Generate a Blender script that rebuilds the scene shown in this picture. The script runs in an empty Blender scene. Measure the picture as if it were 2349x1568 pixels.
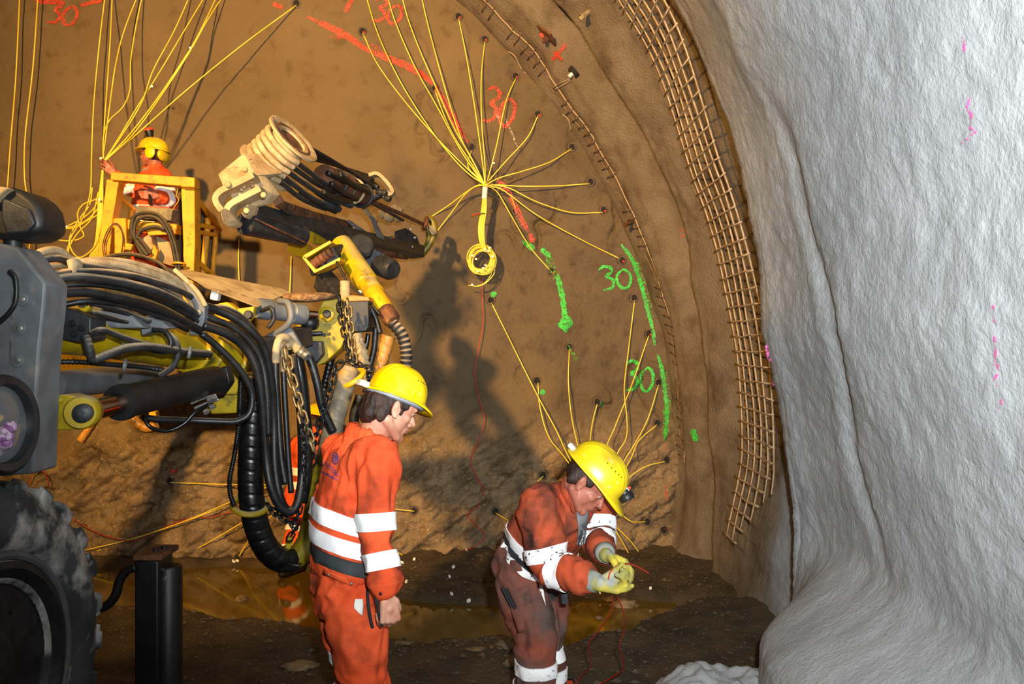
import bpy, bmesh, math, random
import numpy as np
from mathutils import Vector, Matrix, noise
from mathutils.bvhtree import BVHTree
V=Vector; R=math.radians; PI=math.pi
random.seed(7)
S=bpy.context.scene
COL=S.collection
# ---------------------------------------------------------------- camera, world, lights, exposure
H=1.9; FP=2000.0                       # camera height, focal length in pixels of the 2349 px frame
cam=bpy.data.cameras.new('camera'); cam.lens=FP/2349*36; cam.sensor_width=36; cam.clip_start=.05
co=bpy.data.objects.new('camera',cam); COL.objects.link(co)
co.location=(0,0,H); co.rotation_euler=(R(90),0,0); S.camera=co
S.view_settings.view_transform='Standard'; S.view_settings.look='None'
S.view_settings.exposure=0.0; S.view_settings.gamma=1.0; S.view_settings.use_curve_mapping=False
w=bpy.data.worlds.new('tunnel_dark'); S.world=w; w.use_nodes=True
w.node_tree.nodes['Background'].inputs[0].default_value=(.9,.62,.4,1)
w.node_tree.nodes['Background'].inputs[1].default_value=.007
def spot(name,loc,target,power,col,ang,blend,size):
    l=bpy.data.lights.new(name,'SPOT'); l.energy=power; l.color=col; l.spot_size=R(ang); l.spot_blend=blend
    l.shadow_soft_size=size
    o=bpy.data.objects.new(name,l); COL.objects.link(o); o.location=loc
    o.rotation_euler=(V(target)-V(loc)).to_track_quat('-Z','Y').to_euler()
    return o
LAMP=V((-2.9,-1.2,5.0))
spot('flood_lamp',LAMP,(-1.3,8,3.2),6600,(1,.575,.18),62,1.0,.15)                # sodium flood lamp on the machine
spot('camera_flash',(.12,-.05,H+.22),(1.05,4,3.3),1420,(.93,.98,1.0),112,1.0,.035)     # the photographer's flash
spot('fill_lamp',(-1.0,-5.5,4.6),(.4,7,2.2),25,(1,.6,.25),90,.6,.35)       # unseen warm fill added behind the camera
# ---------------------------------------------------------------- helpers
def P(px,py,d): return V(((px-1174.5)/FP*d,d,H-(py-784)/FP*d))
def PX(l,d=None): return [P(a[0],a[1],a[2] if len(a)>2 else d) for a in l]
def srgb(h):
    h=h.lstrip('#'); o=[]
    for i in (0,2,4):
        c=int(h[i:i+2],16)/255; o.append(c/12.92 if c<=.04045 else ((c+.055)/1.055)**2.4)
    return (*o,1)
def sm(a,b,x):
    t=min(1,max(0,(x-a)/(b-a))) if a!=b else float(x>=a)
    return t*t*(3-2*t)
def lerp(a,b,t): return a+(b-a)*t
def spline(pts,n=8):
    if len(pts)<3: 
        return [pts[0].lerp(pts[-1],i/n) for i in range(n+1)]
    p=[pts[0]*2-pts[1]]+list(pts)+[pts[-1]*2-pts[-2]]; out=[]
    for i in range(1,len(p)-2):
        for k in range(n):
            t=k/n; a,b,c,d=p[i-1],p[i],p[i+1],p[i+2]
            out.append(.5*((2*b)+(c-a)*t+(2*a-5*b+4*c-d)*t*t+(3*b-a-3*c+d)*t**3))
    out.append(pts[-1].copy()); return out
def resample(pts,ds):
    L=[0]
    for a,b in zip(pts,pts[1:]): L.append(L[-1]+(b-a).length)
    n=max(2,int(L[-1]/ds)+1); out=[]; j=0
    for i in range(n+1):
        s=L[-1]*i/n
        while j<len(L)-2 and L[j+1]<s: j+=1
        t=(s-L[j])/max(1e-9,L[j+1]-L[j]); out.append(pts[j].lerp(pts[j+1],min(1,t)))
    return out
def perp(d):
    a=V((0,0,1)) if abs(d.z)<.9 else V((1,0,0)); u=d.cross(a).normalized(); return u,d.cross(u).normalized()
class MB:
    def __init__(s): s.v=[]; s.f=[]
    def add(s,vs,fs):
        o=len(s.v); s.v+= [tuple(x) for x in vs]; s.f+= [tuple(i+o for i in f) for f in fs]; return s
    def rings(s,rs,cap=True,closed=False):
        n=len(rs[0]); vs=[p for r in rs for p in r]; fs=[]; m=len(rs)
        for i in range(m if closed else m-1):
            a=i*n; b=((i+1)%m)*n
            for k in range(n): fs.append((a+k,a+(k+1)%n,b+(k+1)%n,b+k))
        if cap and not closed: fs.append(tuple(range(n))[::-1]); fs.append(tuple((m-1)*n+k for k in range(n)))
        return s.add(vs,fs)
    def tube(s,pts,r,n=8,cap=True,prof=None,closed=False):
        pts=[V(p) for p in pts]; m=len(pts); rs=[]; u=None; L=0; tot=sum((b-a).length for a,b in zip(pts,pts[1:]))
        for i,p in enumerate(pts):
            if closed: d=(pts[(i+1)%m]-pts[i-1])
            else: d=pts[min(i+1,m-1)]-pts[max(i-1,0)]
            d=d.normalized() if d.length>1e-9 else V((0,0,1))
            if u is None: u,_=perp(d)
            else:
                u=u-d*u.dot(d); u=u.normalized() if u.length>1e-6 else perp(d)[0]
            w_=d.cross(u); 
            if i: L+=(pts[i]-pts[i-1]).length
            rr=r(L/max(tot,1e-9)) if callable(r) else (r[0]+(r[1]-r[0])*L/max(tot,1e-9) if isinstance(r,(tuple,list)) else r)
            ring=[]
            for k in range(n):
                a=2*PI*k/n; q=rr*(prof(L,k/n) if prof else 1)
                ring.append(p+(u*math.cos(a)+w_*math.sin(a))*q)
            rs.append(ring)
        return s.rings(rs,cap,closed)
    def cyl(s,a,b,r,n=16): 
        a=V(a); b=V(b); return s.tube([a,b],r,n)
    def lathe(s,c,ax,prof,n=24,cap=True):
        c=V(c); ax=V(ax).normalized(); u,w_=perp(ax)
        return s.rings([[c+ax*h+(u*math.cos(2*PI*k/n)+w_*math.sin(2*PI*k/n))*r for k in range(n)] for r,h in prof],cap)
    def box(s,c,hx,hy,hz):
        c=V(c); hx,hy,hz=V(hx),V(hy),V(hz)
        vs=[c+hx*a+hy*b+hz*e for a in(-1,1) for b in(-1,1) for e in(-1,1)]
        return s.add(vs,[(0,1,3,2),(4,6,7,5),(0,4,5,1),(2,3,7,6),(0,2,6,4),(1,5,7,3)])
    def abox(s,c,x,y,z): return s.box(c,(x/2,0,0),(0,y/2,0),(0,0,z/2))
    def beam(s,a,b,w_,h,up=(0,0,1)):
        a=V(a); b=V(b); d=(b-a); L=d.length; d.normalize(); u=V(up); u=(u-d*u.dot(d)).normalized(); r=d.cross(u)
        return s.box((a+b)/2,d*L/2,r*w_/2,u*h/2)
    def prism(s,poly,t):
        n=len(poly); t=V(t); vs=list(poly)+[p+t for p in poly]
        fs=[tuple(range(n)),tuple(range(2*n-1,n-1,-1))]+[(i,n+i,n+(i+1)%n,(i+1)%n) for i in range(n)]
        return s.add(vs,fs)
    def plate(s,poly,d=None,t=.03): return s.prism(PX(poly,d),(0,t,0))
    def ell(s,c,r,Rm=None,nu=20,nv=12):
        c=V(c); rs=[]
        for j in range(nv+1):
            ph=-PI/2+PI*j/nv; cz=max(.02,math.cos(ph)); ring=[]
            for k in range(nu):
                a=2*PI*k/nu; q=V((r[0]*cz*math.cos(a),r[1]*cz*math.sin(a),r[2]*math.sin(ph)))
                ring.append(c+(Rm@q if Rm else q))
            rs.append(ring)
        return s.rings(rs)
    def caps(s,a,b,ra,rb,n=16,flat=1.0,flatdir=None):
        a=V(a); b=V(b); d=(b-a); L=d.length; d=d.normalized() if L>1e-6 else V((0,0,1))
        if flatdir is not None:
            u=V(flatdir); u=(u-d*u.dot(d)).normalized(); w_=d.cross(u)
        else: u,w_=perp(d)
        prof=[]
        for j in range(6): t=j/5*PI/2; prof.append((max(.03,math.sin(t))*ra,-math.cos(t)*ra))
        for j in range(1,5): prof.append((lerp(ra,rb,j/5),L*j/5))
        for j in range(6): t=j/5*PI/2; prof.append((max(.03,math.cos(t))*rb,L+math.sin(t)*rb))
        return s.rings([[a+d*h+(u*math.cos(2*PI*k/n)*flat+w_*math.sin(2*PI*k/n))*r for k in range(n)] for r,h in prof])
    def torus(s,c,ax,Rr,r,n=32,m=8,a0=0,a1=2*PI,ry=None):
        c=V(c); ax=V(ax).normalized(); u,w_=perp(ax); full=abs(a1-a0-2*PI)<1e-6
        k=n if full else n+1; ry=ry or Rr
        return s.tube([c+u*math.cos(a0+(a1-a0)*i/n)*Rr+w_*math.sin(a0+(a1-a0)*i/n)*ry for i in range(k)],r,m,cap=not full,closed=full)
def rootloc(o):
    p=V((0,0,0))
    while o: p+=o.location; o=o.parent
    return p
def link(name,me,mat,parent=None,smooth=True,ang=35,bevel=0):
    o=bpy.data.objects.new(name,me); COL.objects.link(o)
    if mat is not None and len(me.materials)==0: me.materials.append(mat)
    if parent: o.parent=parent
    if smooth:
        me.polygons.foreach_set('use_smooth',[True]*len(me.polygons))
        if ang<180:
            try: me.set_sharp_from_angle(angle=R(ang))
            except Exception: pass
    if bevel:
        b=o.modifiers.new('bevel','BEVEL'); b.width=bevel; b.segments=2; b.limit_method='ANGLE'; b.angle_limit=R(40)
    return o
def obj(name,mb,mat,parent=None,smooth=True,ang=35,bevel=0,fix=True):
    off=rootloc(parent) if parent else V((0,0,0))
    me=bpy.data.meshes.new(name); me.from_pydata([(x[0]-off.x,x[1]-off.y,x[2]-off.z) for x in mb.v],[],mb.f)
    if fix:
        bm=bmesh.new(); bm.from_mesh(me); bmesh.ops.recalc_face_normals(bm,faces=bm.faces); bm.to_mesh(me); bm.free()
    me.update()
    return link(name,me,mat,parent,smooth,ang,bevel)
def tag(o,label=None,cat=None,group=None,kind=None):
    if label: o['label']=label
    if cat: o['category']=cat
    if group: o['group']=group
    if kind: o['kind']=kind
    return o
def thing(name,label,cat,loc=(0,0,0),group=None):
    o=bpy.data.objects.new(name,None); COL.objects.link(o); o.location=loc; o.empty_display_size=.2
    return tag(o,label,cat,group)
# ---------------------------------------------------------------- materials
MATS={}
def M(name,c1,c2=None,sc=6,lo=.4,hi=.62,rough=.6,metal=0,bump=0,bsc=None,bdist=.01,c3=None,sc3=30,lo3=.55,hi3=.65,dust=None,dlo=.3,dhi=.9,coat=0,alpha=None,det=8,spec=.5,stretch=None,sss=0,r2=None):
    if name in MATS: return MATS[name]
    m=bpy.data.materials.new(name); m.use_nodes=True; nt=m.node_tree; N=nt.nodes; L=nt.links; b=N['Principled BSDF']
    c1=srgb(c1) if isinstance(c1,str) else (*c1,1)
    b.inputs['Roughness'].default_value=rough; b.inputs['Metallic'].default_value=metal
    b.inputs['Specular IOR Level'].default_value=spec
    if coat: b.inputs['Coat Weight'].default_value=coat; b.inputs['Coat Roughness'].default_value=.08
    if sss: b.inputs['Subsurface Weight'].default_value=sss; b.inputs['Subsurface Radius'].default_value=(.01,.004,.002)
    geo=N.new('ShaderNodeTexCoord'); out=geo.outputs['Object']
    if stretch:
        mp=N.new('ShaderNodeMapping'); mp.inputs['Rotation'].default_value=stretch[0]; mp.inputs['Scale'].default_value=stretch[1]
        L.new(out,mp.inputs['Vector']); out=mp.outputs['Vector']
    def nz(scale,d=det,rg=.55):
        n=N.new('ShaderNodeTexNoise'); n.inputs['Scale'].default_value=scale; n.inputs['Detail'].default_value=d; n.inputs['Roughness'].default_value=rg
        L.new(out,n.inputs['Vector']); return n.outputs['Fac']
    def mr(x,a,bb,t0=0,t1=1):
        n=N.new('ShaderNodeMapRange'); n.inputs[1].default_value=a; n.inputs[2].default_value=bb; n.inputs[3].default_value=t0; n.inputs[4].default_value=t1
        L.new(x,n.inputs[0]); return n.outputs[0]
    def mix(f,a,bb):
        n=N.new('ShaderNodeMix'); n.data_type='RGBA'; L.new(f,n.inputs[0])
        for s_,x in ((6,a),(7,bb)):
            if hasattr(x,'node'): L.new(x,n.inputs[s_])
            else: n.inputs[s_].default_value=x
        return n.outputs[2]
    col=c1
    if c2:
        f=mr(nz(sc),lo,hi); col=mix(f,c1,srgb(c2) if isinstance(c2,str) else (*c2,1))
        if r2 is not None: L.new(mr(nz(sc),lo,hi,rough,r2),b.inputs['Roughness'])
    if c3: col=mix(mr(nz(sc3),lo3,hi3),col,srgb(c3))
    if dust:
        g=N.new('ShaderNodeNewGeometry'); sx=N.new('ShaderNodeSeparateXYZ'); L.new(g.outputs['Normal'],sx.inputs[0])
        a=N.new('ShaderNodeMath'); a.operation='MULTIPLY_ADD'; a.inputs[1].default_value=.6; L.new(nz(14),a.inputs[0]); L.new(sx.outputs['Z'],a.inputs[2])
        col=mix(mr(a.outputs[0],dlo+.3,dhi+.3),col,srgb(dust))
    if hasattr(col,'node'): L.new(col,b.inputs['Base Color'])
    else: b.inputs['Base Color'].default_value=col
    if bump:
        bp=N.new('ShaderNodeBump'); bp.inputs['Strength'].default_value=bump; bp.inputs['Distance'].default_value=bdist
        L.new(nz(bsc or sc*4,10,.62),bp.inputs['Height']); L.new(bp.outputs[0],b.inputs['Normal'])
    if alpha:
        L.new(mr(nz(alpha[0],6,.7),alpha[1],alpha[2]),b.inputs['Alpha'])
    MATS[name]=m; m['nodes']=0
    return m
# ================================================================ SETTING
def itp(tab,x):
    if x<=tab[0][0]: return tab[0][1]
    for (a,b),(c,d) in zip(tab,tab[1:]):
        if x<=c:
            t=(x-a)/(c-a); t=t*t*(3-2*t)*.5+t*.5; return b+(d-b)*t
    return tab[-1][1]
T_NEAR=[(-25,4.8),(-3,4.65),(5,4.59),(12,4.555),(18,4.65),(28,4.79),(36,4.88),(60,5.1),(95,5.25)]
T_REC=[(-20,4.78),(-5,4.82),(1,4.88),(12,4.92),(25,4.98),(40,5.24),(60,5.42),(95,5.5)]
T_RDG=[(-20,4.74),(-12,4.72),(1,4.63),(12,4.655),(30,4.79),(39,4.84),(47,4.97),(60,5.1),(95,5.25)]
T_FACE=[(-20,4.42),(-2,4.466),(12,4.476),(24,4.46),(39,4.51),(49,4.61),(58,4.72),(70,4.85),(95,4.95)]
AX,AZ=-3.0,1.0
def wall_r(th,y):
    q=V((th*.09,y*1.1,3.3)); wob=.10*noise.noise(V((th*.05,1.7,9.1)))
    yy=y+wob*sm(5.5,6.5,y)*(1-sm(7.4,7.9,y))
    if y<5.0:
        r=itp(T_NEAR,th)
        r+=.04*noise.noise(V((th*.05,y*.6,1)))+.014*noise.noise(V((th*.2,y*2.2,5)))
        e=sm(4.72,5.0,y); r-=.03*e
        # fold line running down the wall
        f=y-(4.1+.012*(th-10)+.18*noise.noise(V((th*.12,0,0)))); r+=.045*math.exp(-(f/.10)**2)*sm(-6,4,th)*(1-sm(20,30,th))+ .03*sm(0,.25,f)
        # lump of rebound at the foot
        b=math.exp(-((y-3.75)/.95)**4); r-=.50*b*sm(-1.5,-8,th)
    else:
        a=itp(T_REC,th); b=itp(T_RDG,th); c=itp(T_FACE,th)
        k=[(5.0,itp(T_NEAR,th)-.03),(5.10,a-.05),(5.6,a+.03),(6.25,a),(6.6,lerp(a,b,.45)),(6.9,b+.015),(7.0,b-.02),(7.07,b+.05),(7.25,b+.05),(7.45,lerp(b,c,.40)-.03),(7.58,lerp(b,c,.55)-.05),(7.68,lerp(b,c,.8)+.02),(7.9,c),(8.3,c-.05)]
        r=itp(k,yy)
        r+=.05*noise.noise(V((th*.07,y*1.2,2)))*(1-sm(7.5,7.8,y))*sm(5.05,5.3,y)+.03*noise.noise(V((th*.2,y*3,7)))*sm(5.05,5.2,y)
    r+=.006*noise.noise(V((th*.9,y*11,0)))+.006*noise.noise(V((th*1.9,y*23,3)))
    return r
def wpt(th,y,dr=0):
    r=wall_r(th,y)-dr; a=R(th); return V((AX+r*math.cos(a),y,AZ+r*math.sin(a)))
def face_y(x,z):
    # excavation face; smooth sprayed concrete above, bare fissured rock below
    rock=1-sm(.75,1.45,z+.25*noise.noise(V((x*.9,z*.4,4)))+.18*noise.noise(V((x*2.6,z*2.6,1))))
    y=7.92-.16*rock-.10*sm(.6,-.1,z)
    y+=.10*noise.noise(V((x*.55,z*.55,0)))+.05*noise.noise(V((x*1.5,z*1.5,8)))
    right=sm(-2.6,-.6,x)*(1-.45*sm(3.2,4.4,z))
    n=noise.noise(V((x*1.9+.4*z,z*1.6,11))); cr=abs(n+.25*noise.noise(V((x*6,z*6,2))))
    gate=sm(-.05,.25,noise.noise(V((x*1.1,z*1.1,31))))
    y+=(.055*math.exp(-(cr/.026)**2)*gate+.025*noise.noise(V((x*4,z*4,5))))*(.25+.75*right)
    y-=.028*max(0,noise.noise(V((x*3.1,z*2.3,17))))*right
    if rock>0:
        u=x*.80+z*.60; v=-x*.60+z*.80
        s=noise.noise(V((u*1.6,v*7,3)))+.5*noise.noise(V((u*4,v*17,6))); st=math.floor(s*3.2)/3.2
        y+=rock*(-.075*st-.02*s+.04*noise.noise(V((x*9,z*9,9)))+.030*noise.noise(V((x*22,z*22,1))))
    y+=.004*noise.noise(V((x*28,z*28,6)))
    return y
def FQ(px,py,off=0):
    d=7.9
    for _ in range(5):
        p=P(px,py,d); d=face_y(p.x,p.z)-off
    return P(px,py,d)
def ground_z(x,y):
    px=1174.5+FP*x/max(y,.5)
    nb=[(-9,6.3),(-2.6,6.28),(-1.9,6.05),(-1.2,5.8),(-.7,5.55),(-.1,5.6),(.3,5.45),(.75,5.75),(1.0,6.05),(1.3,6.4)]    # near bank of the puddle
    fb=[(-9,7.55),(-1.9,7.5),(-1.5,7.2),(-1.1,6.75),(-.6,6.45),(.2,6.38),(.6,6.55),(1.1,6.55),(1.4,6.4)]                   # far bank
    j=.10*noise.noise(V((x*2.3,y*2.3,3)))+.05*noise.noise(V((x*6,y*6,1)))
    a=itp(nb,x)+j; b=itp(fb,x)+j*.7
    w=sm(a-.10,a+.12,y)*(1-sm(b-.12,b+.10,y))
    z=.012+.030*noise.noise(V((x*1.4,y*1.4,0)))+.026*noise.noise(V((x*4.3,y*4.3,4)))+.012*noise.noise(V((x*11,y*11,7)))
    z+=.05*sm(a+.05,a-.35,y)*(1-sm(a-.4,a-1.2,y))                     # low ridge of mud on the near bank
    z+=.07*sm(b-.05,8.0,y)*sm(-2.2,-1.2,x)                            # muck heaped against the face
    z=lerp(z,-.14,w)
    z+=.03*sm(1.1,1.9,x)*(1-w)
    return z
m_face=M('sprayed_concrete_brown',(.20,.135,.065),(.155,.104,.048),sc=1.3,lo=.35,hi=.7,rough=.8,bump=.8,bsc=60,bdist=.014,c3='5a4126',sc3=7,lo3=.55,hi3=.85,spec=.3)
m_rock=M('bare_rock',(.27,.185,.095),(.12,.082,.045),sc=5,lo=.4,hi=.65,rough=.5,bump=.9,bsc=34,bdist=.02,c3='c9a068',sc3=55,lo3=.58,hi3=.72,spec=.5)  # pale specks paint the rock's glints into its colour
m_shot=M('sprayed_concrete_grey',(.345,.36,.365),(.45,.465,.475),sc=3.5,lo=.35,hi=.7,rough=.72,bump=.7,bsc=38,bdist=.014,c3='b0b3b5',sc3=70,lo3=.60,hi3=.8,spec=.4)
m_band=M('sprayed_concrete_tan',(.20,.145,.088),(.27,.205,.135),sc=3,lo=.4,hi=.65,rough=.85,bump=1,bsc=62,bdist=.022,c3='553f28',sc3=4,lo3=.5,hi3=.8,spec=.3)
m_ground=M('muck_ground',(.105,.072,.034),(.05,.034,.017),sc=4,lo=.4,hi=.65,rough=.75,bump=1,bsc=42,bdist=.03,c3='54432b',sc3=60,lo3=.62,hi3=.75,spec=.4)
def blend_mat(name,ma,mb_,attr):
    m=ma.copy(); m.name=name; nt=m.node_tree; N=nt.nodes; L=nt.links
    b1=N['Principled BSDF']; out=[n for n in N if n.type=='OUTPUT_MATERIAL'][0]
    mp={}
    for n in mb_.node_tree.nodes:
        if n.type=='OUTPUT_MATERIAL': continue
        k=N.new(n.bl_idname); mp[n]=k
        for p in n.bl_rna.properties:
            if not p.is_readonly and p.identifier not in('name','location','parent','select','label','width','height','location_absolute'):
                try: setattr(k,p.identifier,getattr(n,p.identifier))
                except Exception: pass
        for i,s_ in enumerate(n.inputs):
            if hasattr(s_,'default_value'):
                try: k.inputs[i].default_value=s_.default_value
                except Exception: pass
    for l in mb_.node_tree.links:
        if l.to_node in mp and l.from_node in mp:
            fi=list(l.from_node.outputs).index(l.from_socket); ti=list(l.to_node.inputs).index(l.to_socket)
            L.new(mp[l.from_node].outputs[fi],mp[l.to_node].inputs[ti])
    b2=[k for n,k in mp.items() if n.type=='BSDF_PRINCIPLED'][0]
    at=N.new('ShaderNodeAttribute'); at.attribute_name=attr
    ms=N.new('ShaderNodeMixShader'); L.new(at.outputs['Fac'],ms.inputs[0]); L.new(b1.outputs[0],ms.inputs[1]); L.new(b2.outputs[0],ms.inputs[2])
    L.new(ms.outputs[0],out.inputs['Surface']); return m
def grid(name,us,vs,fn,mat,kind='structure',attr=None,flip=False):
    pts=[]; at=[]; at2=[]
    for u in us:
        for v in vs:
            q=fn(u,v)
            if attr:
                at.append(q[1])
                if len(q)>2: at2.append(q[2])
                q=q[0]
            pts.append(q)
    n=len(vs); fs=[]
    for i in range(len(us)-1):
        for j in range(n-1):
            a=i*n+j; f=(a,a+n,a+n+1,a+1); fs.append(f[::-1] if flip else f)
    me=bpy.data.meshes.new(name); me.from_pydata([tuple(p) for p in pts],[],fs)
    if attr:
        A=me.attributes.new(attr,'FLOAT','POINT'); A.data.foreach_set('value',at)
        if at2: A=me.attributes.new('falloff','FLOAT','POINT'); A.data.foreach_set('value',at2)
    me.materials.append(mat); me.update()
    o=link(name,me,mat,None,True,180); o['kind']=kind; return o
def fr(a,b,s): return [a+(b-a)*i/int(round((b-a)/s)) for i in range(int(round((b-a)/s))+1)]
HOLES=[(832,72,1),(998,203,1),(1082,337,0),(1052,38,1),(1112,90,1),(1183,175,1),(1234,262,1),(1312,337,0),(1355,417,0),(1385,482,1),(1427,597,1),(1266,623,1),
 (1183,482,1),(1126,688,0),(1306,796,0),(1232,873,0),(1370,922,0),(1455,683,0),(1489,765,1),(1511,877,0),(1508,970,0),(1529,1054,0),(1485,1196,0),(1523,1215,0),
 (1137,1173,0),(950,1171,0),(937,1280,0),(1105,1278,0),(1493,1305,0),(545,1280,0),(390,1103,0),(548,548,0),(680,8,0),(668,420,0),(1246,1090,0)]
HP=[FQ(h[0],h[1]) for h in HOLES]
def face_fn(x,z):
    y=face_y(x,z)
    for h in HP:
        d2=(x-h.x)**2+(z-h.z)**2
        if d2<.004: y+=.09*(1-sm(.018,.040,math.sqrt(d2)))
    rock=1-sm(.75,1.45,z+.25*noise.noise(V((x*.9,z*.4,4)))+.18*noise.noise(V((x*2.6,z*2.6,1))))
    falloff=sm(-.15,.25,(x+.55)*.55+.75*noise.noise(V((x*.8,z*.8,21)))+.35*noise.noise(V((x*2.4,z*2.4,3)))-.25*sm(3.4,4.4,z))  # right side painted darker brown to imitate the lamp's falloff, noisy edge
    return (x,y,z),rock,falloff
m_dimface=M('dimmed_face',(.125,.082,.038),(.095,.062,.028),sc=2.2,lo=.35,hi=.7,rough=.6,bump=.7,bsc=40,bdist=.014,c3='3e2c1a',sc3=8,lo3=.52,hi3=.78,spec=.4)  # darker copy of the face, lamp falloff put into its colour
m_face2=blend_mat('face_lit_and_dimmed',m_face,m_dimface,'falloff')
def blend_last(name,base,top,attr):
    m=blend_mat(name,top,top,attr); N=m.node_tree.nodes; L=m.node_tree.links
    # put the two-tone face below the bare rock
    g=base.copy(); src=g.node_tree; mp={}
    for n in src.nodes:
        if n.type=='OUTPUT_MATERIAL': continue
        k=N.new(n.bl_idname); mp[n]=k
        for p in n.bl_rna.properties:
            if not p.is_readonly and p.identifier not in('name','location','parent','select','label','width','height','location_absolute'):
                try: setattr(k,p.identifier,getattr(n,p.identifier))
                except Exception: pass
        for i,s_ in enumerate(n.inputs):
            if hasattr(s_,'default_value'):
                try: k.inputs[i].default_value=s_.default_value
                except Exception: pass
    for l in src.links:
        if l.to_node in mp and l.from_node in mp: L.new(mp[l.from_node].outputs[list(l.from_node.outputs).index(l.from_socket)],mp[l.to_node].inputs[list(l.to_node.inputs).index(l.to_socket)])
    mix=[k for n,k in mp.items() if n.type=='MIX_SHADER'][0]
    out=[n for n in N if n.type=='OUTPUT_MATERIAL'][0]; top_mix=out.inputs['Surface'].links[0].from_node
    L.new(mix.outputs[0],top_mix.inputs[1]); bpy.data.materials.remove(g); return m
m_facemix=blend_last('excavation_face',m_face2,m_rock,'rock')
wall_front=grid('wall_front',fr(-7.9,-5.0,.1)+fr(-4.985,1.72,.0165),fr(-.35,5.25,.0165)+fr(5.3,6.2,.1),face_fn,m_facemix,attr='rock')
def wr_fn(y,th):
    # attribute: 0 grey lining, 1 tan/brown rock beyond the lining edge; overspray where the lining runs up
    n=noise.noise(V((th*.25,y*3,5)))*.25
    up=sm(16,34,th)*sm(3.6+.9*(1-sm(20,45,th)),5.0,y+n*.8)*.9
    a=max(sm(4.93,5.03,y+.02*n),up)
    a*=1-.85*(1-sm(-1,6,th+8*n))*(1-sm(5.7,6.2,y+n))
    return wpt(th,y),a
m_wallmix=blend_mat('tunnel_wall',m_shot,m_band,'tan')
ys=fr(-4,1.9,.2)+fr(1.93,4.85,.024)+fr(4.862,5.2,.013)+fr(5.22,8.15,.022)
ths=fr(-24,52,.24)+fr(53,96,1)
wall_right=grid('wall_right',ys,ths,wr_fn,m_wallmix,attr='tan')
def wl_fn(y,th):
    r=5.25+.08*noise.noise(V((th*.05,y*.5,1)))-.4*sm(150,200,th); a=R(th); return V((AX+r*math.cos(a),y,AZ+r*math.sin(a)))
wall_left=grid('wall_left',fr(-4,8.2,.3),fr(95.5,206,3),wl_fn,m_band)
floor=grid('floor',fr(-8,-4,.12)+fr(-3.96,2.0,.026),fr(-4,2.4,.16)+fr(2.43,8.1,.026),lambda x,y:V((x,y,ground_z(x,y))),m_ground)
# puddle of muddy water
m_water=M('muddy_water',(.12,.072,.003),(.10,.06,.002),sc=2,rough=.06,spec=.5,bump=.05,bsc=5,bdist=.01)
mb=MB(); 
wx=fr(-7.5,1.38,.12); wy=fr(5.2,7.6,.12)
puddle=grid('puddle',wx,wy,lambda x,y:V((x,y,-.045)),m_water,kind=None)
del puddle['kind']; tag(puddle,'brown muddy puddle along the foot of the tunnel face','puddle')
# ---- drill holes in the face
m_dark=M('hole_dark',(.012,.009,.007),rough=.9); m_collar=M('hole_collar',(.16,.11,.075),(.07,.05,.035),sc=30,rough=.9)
m_redplug=M('red_plug',(.75,.06,.03),rough=.4); m_silver=M('cartridge_foil',(.6,.58,.55),rough=.35,metal=.6)
for (hx,hy,red),h in zip(HOLES,HP):
    mb=MB(); n=noise.noise(h*3)*.004
    q=h+V((0,-.004,0)); u=V((1,0,0)); 
    rs=[]
    for r,dy in((.040,.006),(.034+n,-.012),(.027+n,.0),(.025,.05),(.022,.10)):
        rs.append([q+V((r*math.cos(a)*(1+.12*noise.noise(V((math.cos(a)*2,h.x*9,r*50)))),dy,r*1.15*math.sin(a))) for a in [2*PI*k/12 for k in range(12)]])
    c=obj('drill_hole',MB().rings(rs[:3],cap=False),m_collar,wall_front,ang=180)
    obj('bore',MB().rings(rs[2:],cap=True),m_dark,c)
    if red:
        obj('plug',MB().ell(q+V((.012,.012,-.008)),(.013,.02,.013),None,10,6),m_redplug,c,ang=180)
        obj('cartridge',MB().ell(q+V((-.006,.02,-.012)),(.010,.02,.008),None,8,6),m_silver,c,ang=180)
# ---- spray paint on the face
m_red=M('spray_red',(.72,.06,.025),(.5,.05,.025),sc=9,rough=.6,alpha=(60,.41,.52)); m_redfaint=M('spray_red_faint',(.62,.07,.03),rough=.7,alpha=(45,.49,.62))
m_grn=M('spray_green',(.05,.62,.06),(.04,.42,.05),sc=9,rough=.6,alpha=(60,.39,.50)); m_grnf=M('spray_green_faint',(.10,.45,.04),rough=.7,alpha=(45,.48,.62))
m_pink=M('spray_pink',(.9,.12,.42),rough=.6,alpha=(40,.46,.55)); m_sprayw=M('overspray_white',(.55,.47,.38),rough=.8,alpha=(40,.45,.6))
def ribbon(pts,wf,surf):
    # paint stroke: strip of given half width (px) that follows the surface
    pp=resample([V((a[0],a[1],0)) for a in spline([V((a[0],a[1],0)) for a in pts],8)],4.0); rows=[]
    for i,p in enumerate(pp):
        d=(pp[min(i+1,len(pp)-1)]-pp[max(i-1,0)]).normalized(); nn=V((-d.y,d.x,0)); t=i/(len(pp)-1)
        hw=(wf(t) if callable(wf) else wf)*(1+.45*noise.noise(p*.11))*min(1,.35+t*8,.35+(1-t)*8)
        rows.append([surf(p.x+nn.x*hw*k,p.y+nn.y*hw*k) for k in(-1,-.33,.33,1)])
    mb=MB(); vs=[q for r in rows for q in r]; fs=[(i*4+k,i*4+k+1,i*4+k+5,i*4+k+4) for i in range(len(rows)-1) for k in range(3)]
    return mb.add(vs,fs)
fs_=lambda x,y:FQ(x,y,.007)
def stroke(name,strokes,wf,mat,parent=None,surf=fs_,label=None):
    mb=MB()
    for s_ in strokes: 
        k=ribbon(s_,wf,surf); mb.add(k.v,k.f)
    o=obj(name,mb,mat,parent or wall_front,ang=180,fix=False)
    if label: o['label']=label
    return o
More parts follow.
